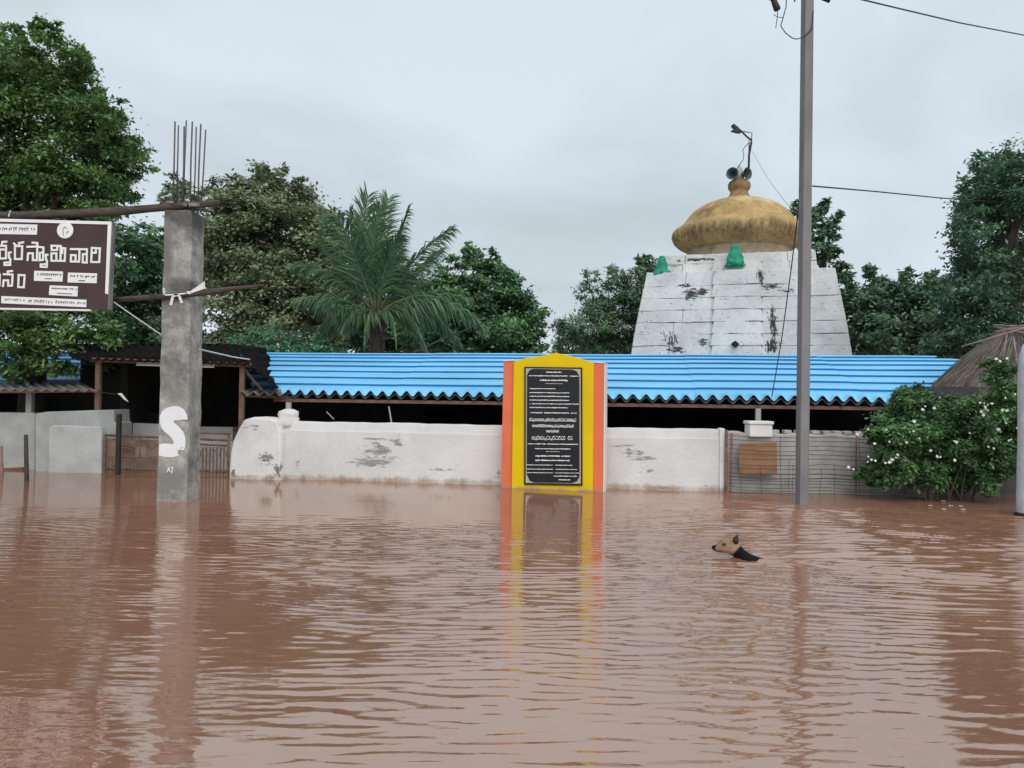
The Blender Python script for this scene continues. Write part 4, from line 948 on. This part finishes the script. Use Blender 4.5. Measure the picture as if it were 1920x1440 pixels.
def tree(name, label, blobs, Y, dens, L, Wd, m, seed, base=None, thick=1.0, group='trees behind the temple', cat='tree', jit=.8, trunk_r=.16, extra=1, limb=7, **kw):
    r = np.random.default_rng(seed + 100); cl = []
    for (px, py, rp, *dd) in blobs:
        dy = dd[0] if dd else r.uniform(-jit, jit); c = P(px, py, Y + dy); s = rp * Y / FPX
        cl.append((c.x, c.y, c.z, s, s * thick, s))
        if extra and rp > 30 and not dd:      # volume behind, so the crown has depth
            cl.append((c.x + r.uniform(-.3, .3) * s, c.y + s * r.uniform(.8, 1.4), c.z + r.uniform(-.35, .05) * s, s * .85, s * thick, s * .8))
    cl = np.array(cl); w = cl[:, 3] ** 2
    cx, cy = (cl[:, 0] * w).sum() / w.sum(), (cl[:, 1] * w).sum() / w.sum()
    if base: cx, cy = base
    t_ = thing(name, label, cat, (cx, cy, GROUND), group)
    zlo, zhi = cl[:, 2].min(), cl[:, 2].max(); zf = max(.3, zlo + .25 * (zhi - zlo))
    tr = MB(); lean = r.uniform(-.15, .15)
    tr.tube([(cx, cy, GROUND), (cx + lean * .4, cy, zf * .5), (cx + lean, cy, zf), (cx + lean * 1.3, cy, zf + .6 * (zhi - zf))], [trunk_r * 1.25, trunk_r, trunk_r * .8, trunk_r * .3], 9)
    order = np.argsort(-w)[:limb]
    for i in order:
        c = Vector(cl[i, :3]); a = Vector((cx + lean, cy, zf * r.uniform(.7, 1.0))); m_ = a.lerp(c, .5) + Vector((r.uniform(-.2, .2), r.uniform(-.2, .2), r.uniform(-.1, .25)))
        tr.tube([a, m_, c], [trunk_r * .5, trunk_r * .33, trunk_r * .1], 6)
    part(t_, 'trunk', tr, m_bark, True)
    V, Q, C = leaf_cloud(cl, dens, L, Wd, seed, **kw)
    V = V - np.array(t_.location); me = np_mesh('crown', V, Q, C); me.materials.append(m)
    o = bpy.data.objects.new('crown', me); COL.objects.link(o); o.parent = t_; o['kind'] = 'stuff'
    return t_
G1 = leaf_mat('leaf_fresh', (.105, .215, .080)); G2 = leaf_mat('leaf_olive', (.20, .265, .155)); G3 = leaf_mat('leaf_dark', (.088, .180, .105)); G4 = leaf_mat('leaf_mid', (.108, .225, .105)); G5 = leaf_mat('leaf_feather', (.085, .21, .11)); G6 = leaf_mat('leaf_bush', (.085, .195, .080), .4)

tree('broad_tree', 'big fresh green tree at the left edge rising over the maroon signboard', [(20, 120, 70), (95, 105, 55), (55, 200, 105), (140, 175, 62), (180, 235, 55), (120, 280, 105), (232, 283, 40), (20, 320, 110), (195, 332, 48), (120, 365, 70), (255, 288, 26), (200, 208, 32), (88, 62, 28), (20, 62, 26), (142, 112, 32), (40, 430, 85), (135, 420, 60), (190, 392, 28), (205, 402, 20), (-90, 150, 120), (-110, 350, 150), (-60, 560, 110, -.2), (60, 500, 80, .2), (150, 500, 60, .3), (50, 610, 75, -.3), (130, 610, 60, -.25), (10, 640, 70, -.3), (90, 665, 40, -.35), (185, 610, 45, -.2), (120, 690, 22, -.35), (30, 690, 30, -.35), (5, 560, 60)], 12.7, 1450, .090, .026, G1, 1, base=(-7.9, 12.95), thick=.8, jit=.7, trunk_r=.20, yellow=.25, droop=.15)
tree('leafy_tree', 'mid green tree seen between the signboard and the concrete pillar', [(250, 480, 50), (268, 445, 35), (235, 530, 60), (285, 530, 55), (250, 590, 70), (310, 600, 60), (215, 610, 60), (225, 440, 25), (290, 465, 30), (300, 640, 40), (200, 650, 50)], 17.5, 620, .13, .042, G4, 2, trunk_r=.14)
tree('olive_tree', 'tall dusty olive tree with ragged top left of the palm', [(440, 375, 48), (500, 365, 55), (560, 395, 58), (600, 425, 42), (415, 430, 60), (480, 445, 85), (560, 470, 78), (615, 485, 45), (440, 530, 80), (520, 555, 88), (600, 555, 70), (410, 615, 60), (470, 620, 60), (332, 352, 26), (318, 375, 20), (350, 375, 24), (395, 365, 22), (500, 325, 13), (530, 318, 11), (520, 330, 12), (565, 345, 14), (556, 362, 14), (480, 337, 13), (458, 345, 16), (590, 390, 18), (620, 405, 16), (340, 420, 40), (360, 500, 50)], 24, 560, .16, .05, G2, 3, trunk_r=.22, yellow=.10)
tree('shade_tree', 'dark tree mass filling the gap behind the coconut palm', [(660, 520, 55), (650, 590, 70), (720, 590, 70), (770, 560, 50), (790, 610, 60), (700, 640, 50), (600, 630, 50), (760, 640, 50), (740, 510, 35)], 26, 520, .16, .05, G3, 4, trunk_r=.2)
tree('round_tree', 'green tree right of the palm sloping down to the yellow plaque', [(888, 468, 20), (893, 492, 26), (925, 482, 16), (922, 505, 24), (870, 520, 45), (920, 545, 55), (860, 575, 72), (950, 575, 50), (980, 612, 48), (1008, 645, 28), (900, 625, 75), (820, 560, 42), (815, 620, 60), (990, 585, 24), (955, 528, 24), (945, 510, 12), (960, 640, 50)], 23, 620, .15, .05, G4, 5, trunk_r=.18)
tree('feathery_bush', 'bright feathery bush just above the left end of the blue roof', [(478, 638, 26), (520, 638, 30), (560, 643, 26), (608, 648, 24), (640, 655, 16), (450, 648, 24), (500, 622, 14), (545, 655, 30), (590, 660, 24), (480, 665, 30)], 19, 900, .10, .022, G5, 6, cat='bush', trunk_r=.06, yellow=.25, upb=.3)
tree('conifer_tree', 'dark feathery tree with a pointed top just left of the temple tower', [(1150, 505, 12), (1152, 530, 26), (1125, 560, 38), (1180, 555, 42), (1112, 612, 52), (1170, 615, 58), (1062, 622, 24), (1080, 645, 35), (1108, 517, 12), (1095, 545, 16), (1200, 520, 20), (1140, 650, 50), (1045, 610, 12), (1198, 600, 30), (1040, 655, 22)], 22, 700, .16, .022, G3, 7, trunk_r=.16, droop=.05, yellow=.3)
tree('thin_tree', 'small treetop peeking out beside the green figure on the tower', [(1205, 490, 15), (1222, 497, 14), (1205, 510, 18), (1228, 516, 16), (1215, 540, 25), (1225, 580, 35)], 27, 600, .16, .05, G3, 8, trunk_r=.12, extra=0)
tree('airy_tree', 'loose branched tree rising behind the tower, beside the electric pole', [(1492, 392, 15), (1540, 390, 13), (1548, 380, 10), (1535, 430, 20), (1558, 432, 20), (1530, 470, 26), (1560, 470, 16), (1575, 505, 14), (1545, 510, 32), (1572, 545, 32), (1560, 410, 12), (1522, 410, 14), (1588, 520, 12), (1575, 400, 5), (1500, 420, 14), (1590, 570, 30), (1540, 580, 50), (1510, 540, 40)], 24, 640, .16, .05, G3, 9, trunk_r=.14, extra=0)
tree('spreading_tree', 'low wide dark green tree between the tower and the right tree', [(1635, 530, 26), (1632, 508, 12), (1655, 545, 28), (1618, 570, 45), (1695, 548, 38), (1742, 545, 36), (1700, 600, 62), (1640, 620, 60), (1760, 595, 58), (1602, 640, 45), (1700, 517, 16), (1745, 518, 14), (1720, 640, 60), (1780, 640, 50), (1660, 650, 50), (1770, 550, 30)], 22, 600, .15, .05, G3, 10, trunk_r=.2)
tree('tall_tree', 'tall dense dark tree at the right edge behind the thatched roof', [(1850, 302, 28), (1895, 302, 36), (1830, 345, 30), (1875, 355, 60), (1825, 415, 40), (1895, 445, 75), (1815, 490, 36), (1855, 520, 72), (1800, 555, 34), (1905, 580, 75), (1820, 610, 56), (1945, 345, 80), (1975, 500, 100), (1838, 380, 36), (1808, 380, 12), (1800, 640, 45), (1870, 640, 60), (1800, 450, 16)], 15.5, 1050, .098, .028, G3, 12, trunk_r=.24, droop=.1)

# ---- coconut palm
PMY = 19.5
pc = P(706, 588, PMY)
palm = thing('coconut_palm', 'coconut palm with wind blown fronds behind the blue roof', 'palm', (pc.x, pc.y, GROUND))
b = MB(); b.tube([(pc.x, pc.y, GROUND), (pc.x - .02, pc.y, .6), (pc.x, pc.y, 1.6), (pc.x, pc.y, pc.z - .1)], [.18, .14, .125, .14], 12)
part(palm, 'trunk', b, mat('palm_bark', (.060, .048, .040), .9, .3, 5, .5, 12, stretch=(1, 1, 4)), True)
m_fib = mat('palm_fibre', (.12, .075, .05), .9, .3, 9, .3, 30); b = MB()
for i in range(260):
    a = random.uniform(0, 6.28); z0_ = random.uniform(-.75, .35); r0 = .13; p = pc + Vector((math.cos(a) * r0, math.sin(a) * r0, z0_ - .1)); e = p + Vector((math.cos(a) * .10, math.sin(a) * .10, random.uniform(-.5, .1)))
    b.tube([p, p.lerp(e, .5) + Vector((0, 0, .06)), e], [.012, .010, .003], 4)
part(palm, 'fibre_sheath', b, m_fib, kind='stuff')
m_frond = leaf_mat('palm_leaf', (.068, .145, .060), .5, .2); m_rach = mat('frond_stalk', (.10, .13, .055), .6, .2, 6, 0)
fr_list = [  # control, tip in px, depth of tip, leaflet length, droop
 ((668, 470), (690, 366), -.3, .75, .15), ((706, 470), (728, 372), .3, .70, .15), ((738, 470), (767, 392), .5, .45, .3), ((765, 480), (848, 426), -.2, .60, .5), ((655, 445), (632, 405), -.6, .75, .35),
 ((640, 500), (548, 495), .3, .6, .6), ((630, 545), (556, 560), -.3, .65, .7), ((800, 510), (908, 610), -.7, .75, .9), ((780, 500), (826, 470), .7, .6, .5), ((640, 555), (590, 630), .5, .6, .8), ((665, 560), (642, 618), -.9, .55, .7),
 ((790, 545), (860, 640), .3, .6, .9), ((690, 500), (668, 420), .8, .7, .2), ((720, 480), (748, 440), -.8, .6, .3), ((760, 530), (880, 560), .8, .6, .8), ((760, 545), (800, 660), -.5, .5, .7), ((640, 520), (600, 450), .8, .65, .4), ((655, 590), (610, 560), -1.2, .5, .6), ((690, 470), (712, 392), -.5, .7, .2), ((680, 480), (655, 400), .2, .7, .3), ((735, 560), (742, 640), -1.0, .5, .8), ((690, 560), (682, 645), -1.1, .5, .8)]
for fi, (c_, t_, dy, ll, dr) in enumerate(fr_list):
    r = np.random.default_rng(50 + fi)
    A_, B_, C_ = pc + Vector((0, 0, -.05)), P(c_[0], c_[1], PMY + dy * .5), P(t_[0], t_[1], PMY + dy)
    bez = lambda s: A_ * (1 - s) ** 2 + B_ * 2 * s * (1 - s) + C_ * s * s
    pts = [bez(s / 12) for s in range(13)]
    fo = part(palm, 'frond', MB().tube(pts, [.035 * (1 - s / 14) + .004 for s in range(13)], 5), m_rach, True)
    VV = []; nl = 84
    for k in range(nl):
        s = .16 + .84 * (k + r.uniform(-.3, .3)) / nl; s = min(s, 1); p = bez(s); tg = (bez(min(1, s + .02)) - bez(s - .02)).normalized()
        side = tg.cross(Vector((0, 0, 1)));
        if side.length < .3: side = tg.cross(Vector((0, 1, 0)))
        # fronds twist in the wind so that leaflets spread across the view
        side = (side.normalized() * .7 + tg.cross(Vector((0, 1, 0))).normalized() * .7).normalized()
        for sg in (-1, 1):
            l = 1.25 * ll * (1.0 - .6 * max(0, s - .35) / .65) * r.uniform(.75, 1.2)
            d = (tg * r.uniform(.75, 1.3) + Vector((.12, 0, 0)) + side * sg * r.uniform(.45, .85) + Vector((0, 0, -1.5 * dr * r.uniform(.3, 1.1)))).normalized()
            m_ = p + d * l * .5; d2 = (d + Vector((.12, 0, -dr * 1.3 - .2))).normalized(); e = m_ + d2 * l * .5
            wv = d.cross(Vector((r.normal() * .4, -1, .3 + r.normal() * .4)))* .017
            VV += [p - wv * .4, m_ - wv, m_ + wv, p + wv * .4, m_ - wv, e, e, m_ + wv]
    Vn = np.array([tuple(v - Vector(palm.location)) for v in VV]); Qn = np.arange(len(Vn)).reshape(-1, 4)
    cols = np.repeat(r.uniform(.7, 1.35, len(Qn)), 4)[:, None] * np.array([[1.05, 1, .95]])
    # second quads are tips: drop the doubled vertex by nudging it
    Vn[6::8] += np.array([0, 0, .003])
    me = np_mesh('leaflets', Vn, Qn, cols); me.materials.append(m_frond); lo = bpy.data.objects.new('leaflets', me); COL.objects.link(lo); lo.parent = fo; lo['kind'] = 'stuff'

# ---- thatched hut at the right edge
HY = 11.2
hc = P(1905, 614, HY); ridge = [hc, hc + Vector((1.7, .4, .05))]
hut = thing('thatched_hut', 'hut with a drooping grey brown thatch roof at the right edge', 'hut', (hc.x + .7, hc.y + .1, GROUND))
m_th = mat('thatch', (.17, .15, .132), .95, .3, 4, .4, 40, stretch=(1, 1, .3), attr='leafcol'); m_thb = mat('thatch_base', (.07, .055, .045), .95, .3, 5, .6, 20)
HR, HH = 1.22, 1.12
def thp(a, s):         # a: 0..1 round the rim, s: 0 ridge .. 1 eave
    ang = a * 2 * math.pi; ox, oy = math.cos(ang), math.sin(ang); c = ridge[1] if ox > 0 else ridge[0]
    rr = .05 + HR * s ** .92; return c + Vector((ox * rr, oy * rr, -HH * (s ** 1.12)))
b = MB(); na, ns_ = 40, 8
for j in range(ns_ + 1):
    for i in range(na): b.v.append(thp(i / na, j / ns_) + Vector((0, 0, -.03)))
for j in range(ns_):
    for i in range(na): q = j * na + i; w_ = j * na + (i + 1) % na; b.f.append((q, w_, w_ + na, q + na))
part(hut, 'thatch_base', b, m_thb, True)
VV = []; CC = []; r = np.random.default_rng(77)
for k in range(9000):
    a = r.uniform(.22, .82); s0_ = r.uniform(0, .85) ** .8; ln = r.uniform(.10, .45); s1_ = min(1.06, s0_ + ln); lift = r.uniform(0, .03)
    p, q = thp(a, s0_), thp(a + r.normal() * .006, s1_); p.z += lift; q.z += lift * .6 + r.normal() * .022; q.x += r.normal() * .02
    m_ = p.lerp(q, .5) + Vector((0, 0, .015)); d = (q - p).normalized(); wv = d.cross(Vector((r.normal() * .5, -1, .5))).normalized() * r.uniform(.003, .007)
    VV += [p - wv, m_ - wv, m_ + wv, p + wv, m_ - wv, q - wv * .5, q + wv * .5, m_ + wv]; CC += [r.uniform(.55, 1.6)] * 8
Vn = np.array([tuple(v - Vector(hut.location)) for v in VV]); me = np_mesh('straw', Vn, np.arange(len(Vn)).reshape(-1, 4), np.array(CC)[:, None] * np.array([[1, .98, .96]])); me.materials.append(m_th)
lo = bpy.data.objects.new('straw', me); COL.objects.link(lo); lo.parent = hut; lo['kind'] = 'stuff'
m_stick = mat('pale_stick', (.26, .20, .17), .85, .2, 8, .2, 40)
for pp in ([(1803, 650, -.7), (1860, 633, -.75), (1930, 612, -.8)], [(1863, 612, -.2), (1900, 620, -.5), (1940, 628, -.6)], [(1862, 609, -.2), (1905, 612, -.3), (1950, 608, -.3)], [(1900, 632, -.9), (1905, 665, -1.05), (1908, 710, -1.15)], [(1866, 622, -.4), (1895, 616, -.4), (1925, 614, -.4)], [(1888, 628, -.6), (1884, 648, -.7), (1880, 670, -.8)]):
    part(hut, 'roof_stick', MB().tube([P(x, y, HY + d) for x, y, d in pp], .012, 6), m_stick, True)
q = [P(1750, 770, HY - .75), P(2160, 770, HY - .5), P(2160, 960, HY - .5), P(1750, 960, HY - .75)]
for k in (2, 3): q[k].z = GROUND
for k in (0, 1): q[k].z = hc.z - HH + .25
part(hut, 'shade_dark_mud_wall', MB().prism(q, (0, 1.2, 0)), mat('shade_dark_mud_wall', (.085, .085, .09), .95, .25, 2, .4, 15))  # wall colour darkened to carry the shade behind the bush

# ---- white post at the right edge
wp = Pz(1912, 970); wpt = thing('white_post', 'thick round topped white post at the right edge before the thatched hut', 'post', (P(1925, 970, wp.y).x, wp.y + .12, GROUND))
xc = P(1931, 900, wp.y + .12).x; zt = P(1920, 640, wp.y).z; b = MB()
b.lathe((xc, wp.y + .12, 0), [(.125, GROUND), (.125, .2), (.115, .9), (.12, zt - .35), (.105, zt - .15), (.07, zt - .03), (.02, zt)], 20, fn=lambda i, a: 1 + .02 * math.sin(3 * a + i))
part(wpt, 'shaft', b, mat('bluish_limewash', (.50, .53, .58), .85, .12, 3, .3, 20, spots=[((.25, .26, .28), 4, .62, .78, (1, 1, 2))]), True)
part(wpt, 'base_ring', MB().lathe((xc, wp.y + .12, 0), [(.13, -.05), (.145, 0), (.145, .025), (.13, .035)], 20), m_dark, True)

# ---- flowering bush in front of the right wall
BY = 9.7
blobs = [(1700, 775, 42), (1662, 800, 30), (1690, 820, 50), (1760, 775, 45), (1745, 810, 60), (1815, 790, 60), (1880, 775, 60), (1830, 830, 65), (1885, 830, 55), (1660, 850, 30), (1640, 880, 22), (1615, 888, 12), (1700, 865, 45), (1665, 895, 20), (1755, 860, 45), (1800, 868, 40), (1860, 870, 40), (1895, 720, 40), (1860, 690, 22), (1690, 748, 22), (1640, 815, 18), (1720, 900, 24), (1790, 900, 26), (1850, 900, 28), (1640, 898, 14), (1760, 905, 18), (1905, 760, 40), (1730, 745, 25), (1935, 800, 60)]
r = np.random.default_rng(41); cl = []
for (px, py, rp) in blobs:
    dy = r.uniform(-.25, .25); c = P(px, py, BY + dy); s = rp * BY / FPX; cl.append((c.x, c.y, c.z, s, s * .8, s))
bush = thing('flowering_bush', 'leafy green bush dotted with white flowers beside the thatched hut', 'bush', (P(1790, 900, BY).x, BY, GROUND))
V, Q, C = leaf_cloud(cl, 5200, .062, .017, 42, droop=.3, sub_k=14, tight=.36, yellow=.2)
me = np_mesh('crown', V - np.array(bush.location), Q, C); me.materials.append(G6); o = bpy.data.objects.new('crown', me); COL.objects.link(o); o.parent = bush; o['kind'] = 'stuff'
b0 = Vector(bush.location)
for k, (px, py) in enumerate([(1700, 800), (1745, 790), (1760, 830), (1820, 800), (1870, 800), (1690, 850), (1650, 880), (1800, 860), (1740, 860), (1860, 860)]):
    bx = P(1735 + (k % 5) * 22, 950, BY); st_ = MB(); e = P(px, py, BY)
    st_.tube([(bx.x, BY + .05 * (k % 3 - 1), GROUND), (bx.x, BY, .05), bx.lerp(e, .6) + Vector((.03, 0, .06)), e], [.018, .016, .012, .005], 6); part(bush, 'stem', st_, m_bark, True)
m_fl = mat('white_petal', (.80, .80, .76), .6, .04, 5, 0, trans=.2)
fpx = [(1888, 672), (1868, 673), (1875, 677), (1838, 755), (1845, 756), (1852, 759), (1847, 763), (1840, 772), (1852, 770), (1844, 778), (1860, 757), (1848, 767), (1735, 762), (1752, 765), (1730, 768), (1724, 822), (1662, 806), (1628, 805), (1612, 811), (1607, 814), (1706, 810), (1713, 809), (1789, 827), (1793, 829), (1885, 746), (1903, 739), (1888, 770), (1880, 769), (1886, 793), (1872, 805), (1892, 826), (1896, 824), (1853, 838), (1863, 841), (1683, 853), (1680, 858), (1628, 856), (1641, 864), (1634, 862), (1627, 866), (1668, 867), (1673, 862), (1591, 876), (1757, 856), (1763, 857), (1790, 863), (1640, 832), (1668, 828), (1700, 830), (1745, 845), (1908, 803), (1762, 745), (1714, 790), (1818, 812), (1600, 880), (1660, 868)]
for (px, py) in fpx:
    c = P(px, py, BY - .5 if py > 700 else BY - .45); b = MB(); n_ = 5; tlt = Vector((random.uniform(-.5, .5), -1, random.uniform(.1, .9))).normalized(); X_ = tlt.cross(Vector((0, 0, 1))).normalized(); Y_ = tlt.cross(X_); s_ = random.uniform(.011, .025)
    for k in range(n_):
        a = k * 2 * math.pi / n_ + random.random() * .3; d = X_ * math.cos(a) + Y_ * math.sin(a); w_ = tlt.cross(d)
        b.add([c, c + d * s_ * .6 + w_ * s_ * .38 + tlt * s_ * .2, c + d * s_ + tlt * s_ * .1, c + d * s_ * .6 - w_ * s_ * .38 + tlt * s_ * .2], [(0, 1, 2, 3)])
    part(bush, 'flower', b, m_fl)
tw = MB()
for (px, py) in ((1775, 925), (1785, 935), (1765, 940), (1800, 930), (1815, 950), (1750, 930)):
    a = P(px, py, BY); tw.tube([(a.x + .1, BY, GROUND), (a.x + .05, BY - .02, 0), a], [.008, .007, .003], 5)
part(bush, 'low_twigs', tw, m_bark, kind='stuff')
# pale blossoms floating at the bush's foot
for i, (px, py) in enumerate(((1769, 941), (1783, 950), (1802, 951), (1770, 957), (1806, 957), (1734, 930), (1745, 950))):
    c = Pz(px, py); b = MB(); s_ = .03
    for k in range(5):
        a = k * 1.2566 + i; d = Vector((math.cos(a), math.sin(a), 0)); w_ = Vector((-d.y, d.x, 0)); b.add([c + Vector((0, 0, .006)), c + d * s_ * .6 + w_ * s_ * .4 + Vector((0, 0, .018)), c + d * s_ + Vector((0, 0, .012)), c + d * s_ * .6 - w_ * s_ * .4 + Vector((0, 0, .018))], [(0, 1, 2, 3)])
    single('floating_flower', b, m_fl, 'small white blossom floating on the water below the flowering bush', 'flower', 'blossoms floating by the bush', org=c)

# ================================================================= THE DOG
dog = thing('swimming_dog', 'black and tan dog swimming to the left with its head up', 'dog', (DOG.x, DOG.y, 0))
KG = DOG.y / FPX
sec = [(1335.8, 1029, .6, .6), (1336.6, 1029, 2.6, 2.8), (1339, 1029.6, 4.6, 4.4), (1343, 1030, 6.2, 5.4), (1347, 1028.8, 7.8, 6.6), (1350.5, 1026.4, 10.4, 8.6), (1354.5, 1024.4, 12.8, 10.6), (1361, 1023.8, 14.3, 12.4), (1369, 1024.8, 15.4, 13), (1377, 1028.2, 16.2, 12.6), (1384, 1034.5, 16.4, 12.6), (1391, 1042, 16, 14), (1400, 1050, 16, 17), (1411, 1056, 16.6, 20), (1425, 1061.5, 17.8, 23), (1445, 1069, 19.4, 24), (1480, 1074, 20, 24), (1520, 1075, 18, 22), (1545, 1074, 14, 17), (1556, 1073, 6, 7)]
sec = np.array(sec); tt = np.arange(len(sec)); fine_t = np.linspace(0, len(sec) - 1, 150)
def catmull(t_):
    i = int(min(max(math.floor(t_), 0), len(sec) - 2)); f = t_ - i; p0, p1, p2, p3 = sec[max(i - 1, 0)], sec[i], sec[i + 1], sec[min(i + 2, len(sec) - 1)]
    return .5 * (2 * p1 + (p2 - p0) * f + (2 * p0 - 5 * p1 + 4 * p2 - p3) * f ** 2 + (3 * p1 - p0 - 3 * p2 + p3) * f ** 3)
nd = 36; dv = []; dc = []
TAN, DK, NOSE, CREAM = np.array((.34, .205, .125)), np.array((.010, .009, .009)), np.array((.014, .011, .010)), np.array((.50, .37, .27))
TURN = R(-14)
def dturn(v):
    x, y = v[0], v[1]; return Vector((x * math.cos(TURN) - y * math.sin(TURN), x * math.sin(TURN) + y * math.cos(TURN), v[2]))
for s in fine_t:
    x, y, rz, ry = catmull(s)
    for k in range(nd):
        a = 2 * math.pi * k / nd; ca, sa = math.cos(a), math.sin(a)
        px, py, wy = x, y - rz * sa, ry * math.copysign(abs(ca) ** .85, ca)
        if 1355 < px < 1364 and sa > .05: wy *= .93
        dv.append(dturn(((px - 1380) * KG, wy * KG, (1047 - py) * KG)))
        edge_ = (px - 1370.5) * 1.0 + (py - 1040) * .92                # behind this slanted line the coat is black
        wb = 1 / (1 + math.exp(-(edge_ + 1.5 * math.sin(a * 7 + px)) * 1.2)); wn = 1 / (1 + math.exp((px - 1343.0 - (1030 - py) * .3) * 1.1)); wl = 1 / (1 + math.exp(-(py - 1034.4) * 2.2)) * (1 / (1 + math.exp((px - 1356) * .8)))
        c = TAN * (1 - .4) + CREAM * .4 if py > 1020 else TAN * .8 + CREAM * .2
        d_eye = math.hypot((px - 1358.5) / 5.0, (py - 1020.5) / 3.6); c = c * (1 - .75 * math.exp(-d_eye ** 2 * 1.3)) + NOSE * .75 * math.exp(-d_eye ** 2 * 1.3)
        we = math.exp(-((px - 1374) / 6) ** 2 - ((py - 1014) / 5) ** 2); c = c * (1 - .6 * we) + np.array((.12, .07, .045)) * .6 * we
        wm_ = math.exp(-((py - 1033.6) / .8) ** 2) / (1 + math.exp((px - 1359) * .7)); c = c * (1 - .7 * wm_)
        c = c * (1 + .18 * math.sin(px * 1.9 + 5 * a) * math.sin(py * 1.3))
        c = c * (1 - wn) + NOSE * wn; c = c * (1 - wl) + NOSE * wl; c = c * (1 - wb) + DK * wb; dc.append(c)
df = []
for i in range(len(fine_t) - 1):
    for k in range(nd): q, w_ = i * nd + k, i * nd + (k + 1) % nd; df.append((q, w_, w_ + nd, q + nd))
for (lx, ly, ph) in ((1405, -14, 0), (1412, 14, 1), (1515, -14, 1), (1522, 14, 0)):   # paddling legs, under water
    k0 = len(dv); pts = [(lx, 1062, 8), (lx - 6 + 8 * ph, 1105, 7), (lx - 22 + 26 * ph, 1135, 5), (lx - 10 + 10 * ph, 1165, 4), (lx - 22 + 10 * ph, 1170, 3.5)]
    for (px, py, rr) in pts:
        for k in range(10):
            a = 2 * math.pi * k / 10; dv.append(dturn(((px + rr * math.cos(a) - 1380) * KG, (ly + rr * math.sin(a)) * KG, (1047 - py) * KG))); dc.append(TAN if py > 1130 else DK)
    for i in range(len(pts) - 1):
        for k in range(10): q, w_ = k0 + i * 10 + k, k0 + i * 10 + (k + 1) % 10; df.append((q, w_, w_ + 10, q + 10))
    df.append(tuple(k0 + 40 + k for k in range(10)))
me = bpy.data.meshes.new('body'); me.from_pydata([tuple(v) for v in dv], [], df); me.update(); me.polygons.foreach_set('use_smooth', [True] * len(me.polygons))
a_ = me.color_attributes.new('leafcol', 'FLOAT_COLOR', 'POINT'); c4 = np.ones((len(dv), 4), np.float32); c4[:, :3] = np.array(dc); a_.data.foreach_set('color', c4.ravel())
m_dog = mat('dog_coat', (1, 1, 1), .75, .16, 50, .5, 150, attr='leafcol', spec=.12); me.materials.append(m_dog)
o = bpy.data.objects.new('body', me); COL.objects.link(o); o.parent = dog
def DV(px, py, wy): return Vector(dog.location) + dturn(((px - 1380) * KG, wy * KG, (1047 - py) * KG))
m_ear = mat('ear_fur', (.055, .033, .024), .8, .3, 30, .2, 100); m_eye = mat('dog_eye', (.008, .006, .005), .12, .1, 5, 0)
for sg in (-1, 1):
    w = 8.2 * sg
    base = [DV(1372, 1015, w * 1.0), DV(1377, 1018.5, w * 1.42), DV(1383.5, 1018, w * 1.2), DV(1382, 1013, w * .5)]; midp = [DV(1375, 1009.5, w * 1.05), DV(1378, 1010.5, w * 1.35), DV(1384.6, 1010, w * 1.2), DV(1382, 1008, w * .85)]; tip = DV(1383.2, 1003, w * 1.15)
    b = MB(); b.add(base + midp + [tip], [(0, 1, 5, 4), (1, 2, 6, 5), (2, 3, 7, 6), (3, 0, 4, 7), (4, 5, 8), (5, 6, 8), (6, 7, 8), (7, 4, 8), (3, 2, 1, 0)])
    part(dog, 'ear', b, m_ear, True)
    c = DV(1358.0, 1020.4, sg * 10.2); b = MB(); b.lathe(c, [(.001, -.008), (.012, -.004), (.014, 0), (.012, .004), (.001, .008)], 12); part(dog, 'eye', b, m_eye, True)
b = MB(); b.lathe(DV(1338.2, 1028.6, 0), [(.002, -.011), (.010, -.006), (.0125, 0), (.010, .006), (.002, .010)], 14); part(dog, 'nose', b, m_eye, True)

# a small pale fleck of foam on the water
c = Pz(1369, 1281); b = MB(); b.lathe(c + Vector((0, 0, -.004)), [(.010, 0), (.013, .004), (.009, .007), (.002, .009)], 12, fn=lambda i, a: 1 + .2 * math.sin(2 * a + 1)); single('foam_fleck', b, m_fl, 'tiny pale fleck floating on the water in front of the dog', 'foam', org=c, smooth=True)
